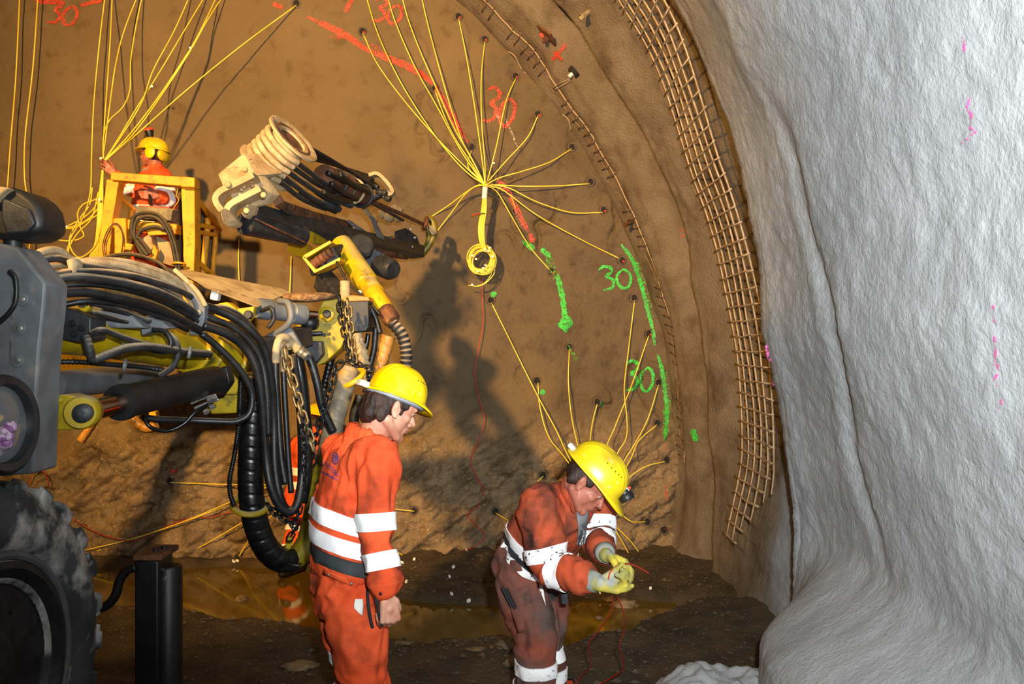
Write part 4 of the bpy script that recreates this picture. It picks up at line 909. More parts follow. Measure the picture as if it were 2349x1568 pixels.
    mt=voxel('trousers',mb,.0095,5,.5); disp(mt,wrinkle(seed+5,.020)); bt=bvh_of(mt); wlink('trousers',mt,tm,body)
    for i in(0,1):
        mb=MB(); a_=V(an[i]); mb.caps(a_+V((0,0,.10)),V((a_.x,a_.y,zf+.05)),.058,.048); mb.caps(V((a_.x,a_.y,zf+.045))-f*.05,V((a_.x,a_.y,zf+.04))+f*.17,.045,.042); 
        bm_=voxel('boot',mb,.012,3); wlink('boot',bm_,m_boot,body)
    return body,Mx,TH,bj,bt
def lean(f,k): return V((f[0]*k,f[1]*k,1)).normalized()
def rear_tools(): pass
# ---------- worker standing in the foreground
f1=V((math.cos(R(20)),math.sin(R(20)),0)); r1=f1.cross(V((0,0,1)))
W1_pel=V((-.630,3.40,.99)); h1f=V((.775,.485,-.41)); h1u=V((.35,.22,.91))
W1_sh=(P(860,1058,3.21),P(790,1040,3.58)); W1_el=(P(866,1215,3.17),P(800,1225,3.62)); W1_wr=(P(890,1368,3.12),P(826,1352,3.58))
W1_hip=(W1_pel+r1*.095+V((0,0,-.07)),W1_pel-r1*.095+V((0,0,-.07)))
W1_kn=(V((-.55,3.29,.52)),V((-.615,3.46,.52))); W1_an=(V((-.56,3.26,.12)),V((-.63,3.50,.12)))
man1,Mx1,TH1,bj1,bt1=man('worker in bright orange workwear standing with his back to us, beside the hanging hoses',f1,W1_pel,(-.622,3.385,1.27),(-.560,3.39,1.478),P(896,933,3.38),h1f,h1u,W1_sh,W1_el,W1_wr,W1_hip,W1_kn,W1_an,m_or,m_or,m_skin,1.3,
  ((( .10,-.02,-1),(-.9,.3,0),(.75,.45,0),[1.05,1.1,1.15,1.15],0,1.0,0,(.7,.35),.9),((.3,.1,-1),(.4,-.8,0),(.8,.3,0),.5)),.0046)
hm1,_,TM1,pt1=helmet(man1,TH1(.006,0,.046),V((.79,.49,-.37)),V((.30,.20,.93)),m_hel,.92,True,.126,.110,.130,.040)
def vents(hm,Mx,T_,pt,side,n=5,z0=.55,a0=1.05,da=.12,mat=None):
    for k in range(n):
        a=a0+k*da; p=pt(side*a,z0); q=T_(p.x,p.y,p.z); obj('vent_hole',MB().ell(q,(.0028,.0028,.0028),None,8,6),mat or m_iris,hm,ang=180)
vents(hm1,Mx1,TM1,pt1,-1,5,.72,.62,.17)
obj('headband',MB().tube([TM1(-.13+.01*math.cos(a),0,0)+(TM1(math.cos(a)*.125,math.sin(a)*.098,-.012)-TM1(-.13+.01*math.cos(a),0,0)) for a in[2*PI*k/40 for k in range(40)]],.010,6,closed=True),M('headband_grey','8d93a0',rough=.5),hm1)
obj('ratchet_knob',MB().box(TM1(-.158,.01,.0),(TM1(.022,0,0)-TM1(0,0,0)),(TM1(0,.025,0)-TM1(0,0,0)),(TM1(0,0,.013)-TM1(0,0,0))),M('cream_plastic','d8d0b8',rough=.4),hm1,bevel=.004)
for y in(-.045,-.01): obj('accessory_slot',MB().box(TM1(.05+y*.9,-.118+abs(y)*.05,.030),(TM1(.010,-.002,0)-TM1(0,0,0)),(TM1(0,.003,0)-TM1(0,0,0)),(TM1(0,0,.010)-TM1(0,0,0))),m_hel,hm1)
mb=MB()
mb.ell(TH1(-.035,0,.012),(.082*.98,.081,.075),Mx1,26,16); mb.ell(TH1(-.075,0,-.045),(.035,.06,.05),Mx1,18,12)
for y in(-1,1): mb.ell(TH1(.012,y*.076,.022),(.030,.010,.032),Mx1,14,8); mb.ell(TH1(.016,y*.077,-.006),(.008,.006,.022),Mx1,10,8); mb.ell(TH1(-.052,y*.066,-.03),(.026,.018,.045),Mx1,14,8)
mh=voxel('hair',mb,.006,2); disp(mh,lambda p:.006*noise.noise(V((p.x*60,p.y*60,p.z*16)))+.003*noise.noise(p*120)); wlink('hair',mh,m_hair,man1)
obj('eyebrow',MB().ell(TH1(.092,-.034,.026),(.006,.020,.005),Mx1,12,6).ell(TH1(.092,.034,.026),(.006,.020,.005),Mx1,12,6),m_hair,man1,ang=180)
ax1=lean(f1,.32)
C1=lambda z,dx=0: V((-.63+dx,3.39,z))
band(bj1,C1(1.215),lean(f1,.34),.062,m_tape,man1,.24); band(bj1,C1(1.128),lean(f1,.32),.060,m_tape,man1,.24)
band(bj1,C1(1.060),lean(f1,.32),.050,m_belt,man1,.24,.007,name='belt')
def armband(bv,a,b,t,wd,mat,parent,maxr=.10,**k): a,b=V(a),V(b); return band(bv,a.lerp(b,t),b-a,wd,mat,parent,maxr,minr=.05,**k)
armband(bj1,W1_sh[0],W1_el[0],.88,.064,m_tape,man1); armband(bj1,W1_el[0],W1_wr[0],.46,.062,m_tape,man1); armband(bj1,W1_sh[1],W1_el[1],.85,.06,m_tape,man1); armband(bj1,W1_el[1],W1_wr[1],.46,.06,m_tape,man1)
for i in(0,1):
    armband(bt1,W1_kn[i],W1_an[i],-.34 if i else .25,.058,m_taped,man1,.12); armband(bt1,W1_kn[i],W1_an[i],.02 if i else .6,.055,m_taped,man1,.12)
armband(bj1,W1_el[0],W1_wr[0],.74,.045,m_or,man1,name='cuff')
# back print: logo and lettering
def printtext(txt,x0,y0,x1,y1,hpx,bv,parent,name='printed_lettering',label=None,mat=None):
    cu=bpy.data.curves.new('t','FONT'); cu.body=txt; cu.size=1; cu.resolution_u=2; cu.offset=.012
    o=bpy.data.objects.new('t',cu); COL.objects.link(o); dg=bpy.context.evaluated_depsgraph_get(); dg.update()
    me=bpy.data.meshes.new_from_object(o.evaluated_get(dg)); bpy.data.objects.remove(o)
    bm=bmesh.new(); bm.from_mesh(me); bmesh.ops.subdivide_edges(bm,edges=[e for e in bm.edges if e.calc_length()>.15],cuts=2); bmesh.ops.triangulate(bm,faces=bm.faces); bm.to_mesh(me); bm.free()
    xs=[v.co.x for v in me.vertices]; wd=max(xs)
    for v in me.vertices:
        t=v.co.x/wd; q=cray(bv,lerp(x0,x1,t),lerp(y0,y1,t)-v.co.y*hpx,.0035)
        v.co=q if q is not None else V((0,0,-9))
    bm=bmesh.new(); bm.from_mesh(me); bmesh.ops.delete(bm,geom=[v for v in bm.verts if v.co.z<-5],context='VERTS'); bm.to_mesh(me); bm.free()
    return_=wlink(name,me,mat or m_logo,parent); 
    if label: return_['label']=label
printtext('L.WINTEGRA',739,1064,776,1096,19,bj1,man1,label='blue lettering L.WINTEGRA'); printtext('a. sl.',748,1087,766,1099,10,bj1,man1); printtext('Stuelling mi.',736,1083,776,1104,10,bj1,man1)
lg=[cray(bj1,769+6.5*math.cos(2*PI*k/20),1051+13*math.sin(2*PI*k/20),.004) for k in range(20)]
if all(x is not None for x in lg): obj('printed_emblem',MB().tube(lg,.0022,5,closed=True),m_logo,man1)
for l in([(766,1044),(769,1050),(766,1056)],[(770,1043),(772,1052),(768,1060)],[(764,1050),(772,1047)]):
    q=[cray(bj1,a,b,.004) for a,b in l]
    if all(q): obj('printed_emblem',MB().tube(q,.0022,5),m_logo,man1)
cpatch('pocket_flap',bt1,[(742,1304,824,1336),(740,1317,820,1349)],m_or,man1,.006)
for px,py in((754,1318),(806,1338)):
    q=cray(bt1,px,py,.012)
    if q: obj('snap_button',MB().ell(q,(.006,.004,.006),None,12,8),m_silv,man1)
cpatch('pocket_ruler',bt1,[(815,1373,832,1373),(812,1392,833,1390),(822,1404,831,1412)],m_paper,man1,.008)
cpatch('tool_strap',bt1,[(836,1306,842,1306),(842,1330,850,1330),(845,1352,852,1350)],m_blkf,man1,.02)
q0=[cray(bt1,a,b,.022) for a,b in((843,1345),(844,1380),(850,1420),(855,1440))]; 
if all(q0): obj('tool_strap',MB().tube(spline(q0,6),.006,8),m_blkf,man1)
q0=[P(a,b,3.10) for a,b in((848,1345),(861,1365),(868,1400),(876,1436))]; obj('tool_strap',MB().tube(spline(q0,6),.006,8),m_blkf,man1)
q=cray(bj1,873,1361,.008)
if q: obj('snap_button',MB().ell(q,(.006,.004,.006),None,12,8),m_iris,man1)
# ---------- worker bending over the firing wire
f2=V((math.cos(R(-42)),math.sin(R(-42)),0)); r2=f2.cross(V((0,0,1)))
W2_pel=V((.100,4.16,.845)); W2_sh=(P(1233,1158,3.78),P(1364,1165,4.03)); W2_el=(P(1262,1296,3.74),P(1374,1240,3.95)); W2_wr=(P(1360,1333,3.55),P(1388,1268,3.74))
W2_hip=(W2_pel+r2*.09+V((0,0,-.06)),W2_pel-r2*.09+V((0,0,-.06))); W2_kn=(P(1228,1480,3.98),P(1248,1470,4.18)); W2_an=(V((.105,4.02,.12)),V((.16,4.22,.12)))
h2f=V((.66,-.22,-.72)); h2u=V((.70,-.10,.70))
man2,Mx2,TH2,bj2,bt2=man('worker in dirty orange workwear bending forward over a thin red wire, head lamp on helmet',f2,W2_pel,(.165,4.03,1.035),(.283,3.89,1.205),P(1346,1106,3.80),h2f,h2u,W2_sh,W2_el,W2_wr,W2_hip,W2_kn,W2_an,m_ord,m_gryd,m_skinr,4.1,(None,None),.0055,True,arm=(.080,.078,.074,.066,.056),leg=(.106,.100,.088,.086,.082),wmul=1.02)
hm2,_,TM2,pt2=helmet(man2,TH2(.0,0,.050),h2f,h2u,m_hels); vents(hm2,Mx2,TM2,pt2,-1,5,.75,.75,.2)
obj('ratchet_knob',MB().box(TM2(-.152,-.02,.01),(TM2(.02,0,0)-TM2(0,0,0)),(TM2(0,.022,0)-TM2(0,0,0)),(TM2(0,0,.011)-TM2(0,0,0))),M('cream_plastic','d8d0b8'),hm2,bevel=.004)
la=(TM2(1,0,-.25)-TM2(0,0,0)).normalized()
hlp=obj('head_lamp',MB().lathe(TM2(.128,.0,.045),la,[(.016,0),(.026,.006),(.027,.018),(.031,.022),(.033,.042),(.030,.050),(.026,.046),(.01,.044)],24),m_blk,hm2,ang=40)
obj('lamp_clip',MB().box(TM2(.13,0,.06),(TM2(.018,0,0)-TM2(0,0,0)),(TM2(0,.014,0)-TM2(0,0,0)),(TM2(0,0,.008)-TM2(0,0,0))),m_silv,hlp); obj('lamp_switch',MB().ell(TM2(.14,-.012,.074),(.008,.006,.006),None,10,6),m_redplug,hlp)
mb=MB(); mb.ell(TH2(-.035,0,.012),(.080,.080,.072),Mx2,24,14)
for y in(-1,1): mb.ell(TH2(.012,y*.076,.022),(.026,.010,.030),Mx2,14,8); mb.ell(TH2(-.05,y*.062,-.02),(.024,.018,.035),Mx2,12,8)
mh=voxel('hair',mb,.007,2); disp(mh,lambda p:.005*noise.noise(V((p.x*60,p.y*60,p.z*16)))); wlink('hair',mh,m_hair,man2)
u2=(V((.165,4.03,1.035))-W2_pel).normalized(); 
bx2=(u2+f2*.12-r2*.30).normalized(); band(bj2,W2_pel.lerp(V((.165,4.03,1.035)),.62),bx2,.062,m_taped,man2,.26); band(bj2,W2_pel.lerp(V((.165,4.03,1.035)),.20),bx2,.062,m_taped,man2,.26)
band(bj2,W2_pel.lerp(V((.165,4.03,1.035)),.41),bx2,.04,m_belt,man2,.26,name='belt')
armband(bj2,W2_sh[0],W2_el[0],.80,.062,m_taped,man2,.11); armband(bj2,W2_el[0],W2_wr[0],.30,.062,m_taped,man2,.10); armband(bj2,W2_sh[1],W2_el[1],.55,.055,m_taped,man2,.11); armband(bj2,W2_sh[1],W2_el[1],1.0,.06,m_taped,man2,.10)
for i in(0,1):
    for z in(.425,.31): k=W2_kn[i]; a=V(W2_an[i]); t=(k.z-z)/(k.z-a.z); armband(bt2,k,a,t,.058,m_taped,man2,.13)
cpatch('shirt',bj2,[(1318,1140,1350,1150),(1322,1175,1350,1178),(1326,1205,1346,1205),(1326,1235,1344,1232),(1320,1256,1340,1254)],m_shirt,man2,.006)
cpatch('shirt_shadow',bj2,[(1331,1206,1346,1192),(1329,1228,1344,1224),(1326,1246,1340,1242)],m_shirtd,man2,.009)['label']='painted shade on the shirt'  # darker panel paints shade onto the shirt front
cpatch('lapel',bj2,[(1300,1108,1316,1112),(1306,1140,1321,1150),(1310,1172,1317,1178)],m_ord,man2,.012); 
for px,py,l in((1152,1346,52),(1161,1350,48)):
    obj('pocket_tool',MB().tube([P(px,py,3.96),P(px+22,py+46,3.93)],.008,8),m_blk,man2)
cpatch('leg_pocket',bt2,[(1170,1392,1188,1390),(1178,1420,1198,1416),(1188,1452,1206,1448)],m_gryd,man2,.010)
q=[P(1290,1338,3.80),P(1294,1360,3.80),P(1296,1382,3.80)]; obj('strap_end',MB().tube(q,.016,8),m_belt,man2)
for i,(sd,d,pn,side,cu,sp,th,tc) in enumerate(((0,(.95,-.25,.02),(.2,.3,1),(.15,.75,.55),[.75,.85,.95,.30],.02,(.8,.5),.5),(1,(.86,-.35,-.25),(-.2,-.3,-.9),(.3,-.85,.1),[.55,.65,.75,.8],.05,(.6,.5),.5))):
    mb=MB(); w0=V(W2_wr[i]); dd=(V(W2_wr[i])-V(W2_el[i])).normalized(); hand(mb,w0+dd*.03,d,pn,side,cu,sp,1.0,.0032,th,tc); mb.caps(w0-dd*.01,w0+dd*.04,.034,.030)
    g=voxel('glove',mb,.0042,2,.4); g_=wlink('glove',g,m_glove,man2)
    obj('glove_cuff',MB().tube([w0-dd*.03,w0-dd*.0,w0+dd*.025],lambda t:.049-.010*t,18),m_gcuff,g_,ang=180)
# ---------- worker in the lifting basket
f3=V((-.97,.24,0)).normalized(); r3=f3.cross(V((0,0,1)))
D3=7.05
O_pel=P(352,548,D3); O_sh=(P(346,404,7.22),P(368,407,6.92)); O_el=(P(300,436,7.2),P(384,455,6.88)); O_wr=(P(262,398,7.05),P(360,449,6.72))
O_hip=(O_pel+r3*.09+V((0,0,-.06)),O_pel-r3*.09+V((0,0,-.06))); zb=O_pel.z-.93
O_kn=(O_hip[0]+f3*.03+V((0,0,-.40)),O_hip[1]+f3*.03+V((0,0,-.40))); O_an=(V((O_hip[0].x,O_hip[0].y,zb+.10)),V((O_hip[1].x,O_hip[1].y,zb+.10)))
man3,Mx3,TH3,bj3,bt3=man('worker in the yellow lifting basket holding a bunch of yellow cords',f3,O_pel,P(356,462,D3),P(357,400,D3),P(350,354,D3),V((-.98,.16,.05)),V((.05,0,1)),O_sh,O_el,O_wr,O_hip,O_kn,O_an,m_or,m_or,m_skinr,8.2,(((-.75,-.2,.62),(-.4,-.9,.0),(.3,.1,.9),[.55,.7,.85,.9],.06,.95,0,(.6,.5),.5),((-.85,-.5,.1),(-.1,.2,-1),(-.2,-.2,.8),.75)),.006,hs=.84,zf=zb,wmul=.9,arm=(.072,.066,.06,.052,.046))
hm3,_,TM3,pt3=helmet(man3,TH3(-.012,0,.045),V((-.98,.16,.12)),V((.12,0,1)),m_hels,.80,False,.150,.118,.125,.025)
for y in(-1,1): obj('ear_guard',MB().ell(TM3(-.035,y*.118,-.045),(.045,.014,.052),Mx3,18,10),m_hels,hm3,ang=180)
obj('neck_guard',MB().ell(TM3(-.115,0,-.05),(.030,.085,.05),Mx3,18,10),m_hels,hm3,ang=180)
q=TM3(.055,0,.118); bl=obj('helmet_beacon',MB().lathe(q,V((-.2,0,1)),[(.02,0),(.026,.01),(.036,.05),(.036,.055),(.01,.056)],20),m_blk,hm3,ang=40); obj('beacon_lens',MB().lathe(q+V((-.2,0,1)).normalized()*.055,V((-.2,0,1)),[(.036,0),(.037,.012),(.030,.022),(.01,.024)],20),m_redplug,bl,ang=40)
mb=MB(); mb.ell(TH3(-.04,0,.0),(.078,.079,.072),Mx3,20,12); mh=voxel('hair',mb,.009,2); wlink('hair',mh,m_hair,man3)
uc=(P(356,462,D3)-O_pel).normalized()
for t in(.72,.42): band(bj3,O_pel.lerp(P(356,462,D3),t),uc,.065,m_tape,man3,.24)
armband(bj3,O_sh[0],O_el[0],.82,.06,m_tape,man3); armband(bj3,O_el[0],O_wr[0],.25,.06,m_tape,man3); armband(bj3,O_sh[1],O_el[1],.62,.06,m_tape,man3); armband(bj3,O_el[1],O_wr[1],.2,.05,m_tape,man3)
obj('shirt_collar',MB().torus(P(353,394,D3)+V((-.02,0,.01)),V((-.3,0,1)),.072,.014,24,8),m_shirt,man3)
# ---------- worker half hidden behind the hoses
f4=V((.45,.9,0)).normalized(); r4=f4.cross(V((0,0,1)))
G_pel=V((-1.70,7.18,.60)); G_ch=V((-1.66,7.22,.90)); G_n=V((-1.62,7.28,1.09)); G_h=V((-1.64,7.34,1.20))
G_sh=(G_n+r4*.19+V((0,0,-.08)),G_n-r4*.19+V((0,0,-.08))); G_el=(G_sh[0]+V((.03,.08,-.26)),G_sh[1]+V((-.03,.08,-.26))); G_wr=(G_el[0]+f4*.2+V((0,0,-.08)),G_el[1]+f4*.2+V((0,0,-.08)))
G_hip=(G_pel+r4*.1+V((0,0,-.05)),G_pel-r4*.1+V((0,0,-.05))); G_kn=(G_hip[0]+V((.14,.22,-.12)),G_hip[1]+V((.0,.24,-.12))); G_an=(V((G_kn[0].x-.08,G_kn[0].y-.22,.06)),V((G_kn[1].x-.08,G_kn[1].y-.22,.06)))
man4,Mx4,TH4,bj4,bt4=man('worker in orange jacket crouching at the face, mostly hidden behind hanging hoses and chains',f4,G_pel,G_ch,G_n,G_h,V((.3,.85,-.45)),V((.15,.42,.9)),G_sh,G_el,G_wr,G_hip,G_kn,G_an,m_or,m_or,m_skin,12.4,(((.3,.9,-.2),(-.9,.3,0),(0,.1,1),.6),((.3,.9,-.2),(.9,-.3,0),(0,.1,1),.6)),.008,zf=-.05)
hm4,_,TM4,pt4=helmet(man4,TH4(-.004,0,.048),V((.3,.85,-.45)),V((.15,.42,.9)),m_hel)
for z in(.84,.73): band(bj4,V((-1.69,7.19,z)),lean(f4,.05),.06,m_tape,man4,.25)
for i in(0,1):
    for t in(.35,.75): armband(bt4,G_kn[i],G_an[i],t,.055,m_tape,man4,.12)
mb=MB(); mb.ell(TH4(-.04,0,.0),(.08,.08,.075),Mx4,20,12); mh=voxel('hair',mb,.009,2); wlink('hair',mh,m_hair,man4)
# ================================================================ LIFTING BASKET
m_bask=M('basket_yellow','f0a818','d8901a',sc=7,rough=.5,bump=.12,bsc=40,c3='8a5a24',sc3=18,lo3=.58,hi3=.72)
bk=thing('lifting_basket','yellow steel lifting basket with hose loops, below the worker with the cords','lift basket',(P(340,600,6.6).x,6.7,zb))
DB=6.55
def bp_(name,poly,d,t,mat=m_bask,par=None): return obj(name,MB().plate(poly,d,t),mat,par or bk,ang=30,bevel=.006)
bp_('post',[(244,411),(273,412),(258,500),(250,594),(223,592),(233,500)],DB,.11)
bp_('post',[(415,428),(446,430),(447,560),(440,720),(418,720),(420,560)],DB+.02,.13)
bp_('top_rail',[(254,394),(446,407),(446,429),(253,412)],DB-.04,.12)
bp_('rail_corner',[(416,404),(446,407),(446,429),(415,428)],DB-.048,.01)
bp_('cross_beam',[(258,500),(405,514),(405,536),(256,522)],DB+.02,.10)
bp_('bracket',[(262,500),(288,500),(290,560),(276,590),(262,588)],DB-.02,.05); bp_('bracket',[(286,556),(304,560),(300,574),(284,572)],DB-.03,.05); bp_('bracket',[(330,516),(402,524),(402,536),(340,540)],DB-.03,.04)
cbx=obj('control_box',MB().plate([(311,472),(396,478),(392,506),(310,500)],DB+.0,.14),M('control_box_grey','8f8468','6f6650',sc=14,rough=.8,bump=.4,bsc=40),bk,bevel=.006)
obj('control_panel',MB().plate([(318,470),(388,474),(388,479),(318,475)],DB+.02,.10),m_redplug,cbx); obj('joystick',MB().tube([P(348,474,DB+.09),P(346,462,DB+.11),P(343,446,DB+.14)],.012,10),m_blk,cbx)
bp_('back_plate',[(356,540),(402,560),(400,612),(362,600)],DB+.10,.02,m_cream); bp_('valve',[(322,546),(345,536),(352,566),(338,582),(322,574)],DB+.0,.07,m_cream); bp_('valve',[(352,560),(362,576),(354,600),(344,590)],DB-.02,.05)
for pts,r in(([(339,586),(318,560),(302,530),(305,502),(318,490),(338,487),(362,492),(382,514),(398,548),(408,590),(414,640)],.015),([(330,590),(312,556),(308,524),(316,504),(340,496),(364,504),(384,530),(396,566),(404,610),(408,645)],.013),([(312,548),(322,530),(340,522),(360,520),(378,526)],.016),([(240,592),(270,584),(310,584),(350,596),(378,614),(395,640)],.015),([(346,582),(330,560),(314,540)],.011)):
    T('hydraulic_hose',pts,r,M('basket_hose','3a3226','241f18',sc=14,rough=.6,dust='a08a66',dlo=.3,dhi=1),bk,d=DB-.06)
for pts in([(238,590),(236,560),(246,530),(262,512),(276,520),(282,548),(278,580)],[(242,586),(240,556),(254,524),(266,514),(282,536),(286,566)]): T('electric_cable',pts,.004,m_rust,bk,d=DB-.03)
T('loose_wire',[(408,434),(404,448),(410,458),(402,472),(396,482)],.003,m_bask,bk,d=DB-.03)
obj('hose_strap',MB().torus(P(411,606,DB-.05),(0,.2,1),.045,.008,24,6),m_bask,bk)
for a,b,r in(((440,438,6.6),(505,528,7.2),.020),((445,514,6.7),(492,522,7.1),.018),((442,530,6.7),(492,538,7.1),.018),((478,500,7.0),(464,640,7.0),.024),((497,520,7.15),(485,660,7.15),.020),((430,580,6.7),(500,640,7.1),.02),((280,455,6.7),(308,480,6.9),.018),((302,480,6.9),(300,500,6.9),.02)):
    obj('handrail',MB().tube([P(*a),P(*b)],r,12),m_bask,bk)
bp_('kick_plate',[(248,604),(425,616),(425,740),(248,720)],DB+.16,.02,m_dsteel)
obj('basket_floor',MB().abox((P(345,700,6.8).x,6.85,zb-.04),.95,.95,.08),m_dsteel,bk,bevel=.01)
obj('basket_arm',MB().beam((P(330,700,6.8).x,6.7,zb-.12),(-3.35,3.0,2.0),.16,.20),m_yel2,bk,bevel=.02)
# ================================================================ DETONATOR CORDS
m_cord=M('yellow_cord','fae05a','f0c838',sc=3,rough=.45); m_redw=M('red_wire','b8301c',rough=.5); m_tag=M('white_tag','e6e2d8',rough=.6)
def cpath(pts,o0,o1,sag=0):
    n=len(pts)-1; return [FQ(p[0],p[1],lerp(o0,o1,(i/n))+ (p[2] if len(p)>2 else 0)) for i,p in enumerate(pts)]
def cord(pts,o0,o1,par,r=.0056,mat=None,name='cord'):
    return obj(name,MB().tube(spline(cpath(pts,o0,o1),8),r,6),mat or m_cord,par,ang=180)
def tagp(px,py,off,par,s=.02): obj('tag',MB().abox(FQ(px,py,off),s,.008,s*.8),m_tag,par)
K=(1113,425); KO=.26
cb1=thing('cord_bundle','yellow cords fanning from the holes into a hanging coil on the face','cord bundle',FQ(*K,KO))
for pts in([(832,76),(868,150),(935,240),(1010,325),(1070,385),K],[(835,-25),(868,80),(920,190),(990,300),(1060,385),K],[(885,-25),(905,45),(950,150),(1000,240),(1060,350),K],[(918,-25),(935,40),(965,120),(1000,200),(1040,290),(1080,360),K],[(963,-25),(985,70),(1020,200),(1055,310),(1095,390),K],
 [(998,207),(1015,255),(1040,310),(1075,365),K],[(1082,345),(1074,368),(1076,388),(1095,405),K],[(1052,42),(1068,120),(1088,240),(1105,360),K],[(1112,95),(1104,180),(1105,280),(1112,370),K],[(1183,180),(1160,235),(1140,330),(1122,400),K],[(1234,266),(1210,315),(1160,370),(1125,410),K],[(1312,341),(1260,372),(1200,392),(1145,408),K],[(1353,421),(1280,426),(1200,427),(1140,424),K],[(1383,487),(1310,487),(1230,462),(1170,432),(1130,424),K],[(1424,594),(1330,548),(1230,492),(1160,440),(1130,428),K],[(1262,620),(1215,565),(1170,490),(1140,440),K],[(1183,478),(1175,456),(1160,440),(1135,426),K],[(985,500),(1030,470),(1070,440),(1095,425),K],[(1003,530),(1035,488),(1065,448),(1090,428),K]):
    cord(pts,.0,KO,cb1)
for i in range(9):
    a=(i-4)*1.3; cord([K,(1112+a*.6,445),(1110+a,480),(1104+a*1.2,520),(1106+a,555),(1114+a*.5,578)],KO,.24+.008*(i%3),cb1)
obj('tape_wrap',MB().tube([FQ(1113,428,KO),FQ(1111,455,KO-.01)],.024,10),m_tag,cb1)
for i in range(15):
    rr=random.uniform(25,33); cx=1105+random.uniform(-4,5); cy=596+random.uniform(-5,7); ex=random.uniform(.86,1.0); dp=.17+random.uniform(0,.07)
    obj('coil',MB().tube([FQ(cx+rr*ex*math.cos(2*PI*k/28),cy+rr*math.sin(2*PI*k/28),dp+.02*math.sin(2*PI*k/28+i)) for k in range(28)],.0058,6,closed=True),m_cord,cb1,ang=180)
for pts in([(1132,600),(1134,625),(1118,646),(1098,656),(1074,654)],[(1128,606),(1126,630),(1110,650),(1095,655)],[(1120,620),(1105,630),(1085,626)]): cord(pts,.2,.16,cb1,.0045)
for px,py in((1113,572),(1124,568),(1130,588),(1083,586),(1092,594),(1114,608),(1108,615),(1096,622),(1083,653),(1120,575),(1132,374)): tagp(px,py,.27,cb1)
cord([(1082,495),(1092,491),(1102,490)],.27,.29,cb1,.006,m_redw,'red_tie'); obj('green_tie',MB().torus(FQ(1107,491,.25),(0,.1,1),.026,.006,16,6),M('green_wire','1f5a34'),cb1)
# bunch in the hand of the man in the basket
K2=(237,372); k2o=7.92-6.98
cb2=thing('cord_bundle','yellow cords gathered in the hand of the worker in the basket','cord bundle',FQ(*K2,k2o))
def cord2(pts,o0=.03,o1=k2o,r=.0056): return cord(pts,o0,o1,cb2,r)
for pts in([(258,-25),(253,90),(244,220),(238,310),K2],[(322,-25),(285,70),(265,150),(252,240),(242,320),K2],[(330,-25),(312,60),(300,140),(298,205),(282,245),(252,275),(238,310),K2],[(442,-25),(400,70),(352,160),(325,235),(280,310),K2],[(480,-25),(420,75),(360,175),(315,245),(270,320),K2],[(505,-25),(470,50),(435,115),(365,220),(300,305),K2],[(522,-25),(475,48),(437,116),(368,222),(305,308),K2],[(680,12),(560,100),(430,205),(320,302),K2]): cord2(pts,.02)
cord2([(243,-25),(228,100),(215,240),(210,360),(207,440),(190,500),(165,540),(152,580)],.1,.5)
for i in range(7):
    a=(i-3)*1.6; cord2([K2,(234+a*.4,410),(231+a,460),(229+a*1.3,520),(227+a*2,560),(215+a*3,600)],k2o,k2o-.1,.006)
for pts in([(235,430),(222,455),(192,468),(178,490),(184,520),(192,540),(175,550),(148,552),(122,547)],[(232,452),(215,478),(190,500),(152,520)],[(232,470),(205,500),(180,515),(152,523)],[(230,490),(200,506),(172,522),(146,524)],[(226,440),(210,500),(178,535),(158,570),(160,600)],[(230,520),(222,555),(205,578),(182,590),(165,575),(160,545),(180,505),(205,470),(212,430)]): cord2(pts,k2o-.05,k2o-.15,.0058)
for px,py in((232,363),(348,198),(437,110),(228,458),(124,547),(152,520)): tagp(px,py,k2o if px<300 else .5,cb2,.022)
for i,(pts,l) in enumerate((([(46,-25),(36,180),(24,330),(17,430)],'straight yellow cord hanging at the far left edge of the face'),([(88,-25),(76,150),(58,310),(56,400),(62,450),(70,520),(66,580)],'yellow cord hanging second from the left edge of the face'))):
    q=spline(cpath(pts,.12,.14),10); o=obj('detonator_cord',MB().tube(q,.0062,6),m_cord,None,ang=180); tag(o,l,'cord',None)
# cords drawn together behind the bending worker
K3=(1378,1168); cb3=thing('cord_bundle','yellow cords drawn together behind the bending worker','cord bundle',FQ(*K3,.3))
for pts in([(1127,694),(1165,770),(1232,905),(1275,985),(1312,1062),K3],[(1234,878),(1238,930),(1258,1000),(1300,1055),K3],[(1306,802),(1304,880),(1312,960),(1330,1040),(1350,1110),K3],[(1370,926),(1358,975),(1354,1030),(1365,1100),K3],[(1456,688),(1442,800),(1432,890),(1438,960),(1436,1005),(1412,1050),K3],[(1488,770),(1450,880),(1410,980),(1388,1040),K3],[(1511,882),(1482,970),(1430,1060),(1400,1110),K3],[(1507,974),(1466,1010),(1448,1050),(1425,1090),K3],[(1526,1058),(1480,1070),(1440,1098),(1420,1130),K3],[(1482,1196),(1450,1196),(1425,1180),(1405,1168),K3],[(1137,1176),(1160,1190),(1190,1205),(1290,1190),K3],[(1106,1276),(1150,1268),(1230,1240),(1300,1200),K3],[(1492,1304),(1450,1245),(1410,1205),K3],[(1480,1342),(1440,1265),(1405,1205),K3],[(1246,1092),(1234,1104),(1232,1118),(1270,1140),(1330,1160),K3]): cord(pts,.0,.3,cb3)
cb4=thing('cord_bundle','yellow cords strung low across the rock behind the hose loops','cord bundle',FQ(620,1110,.2))
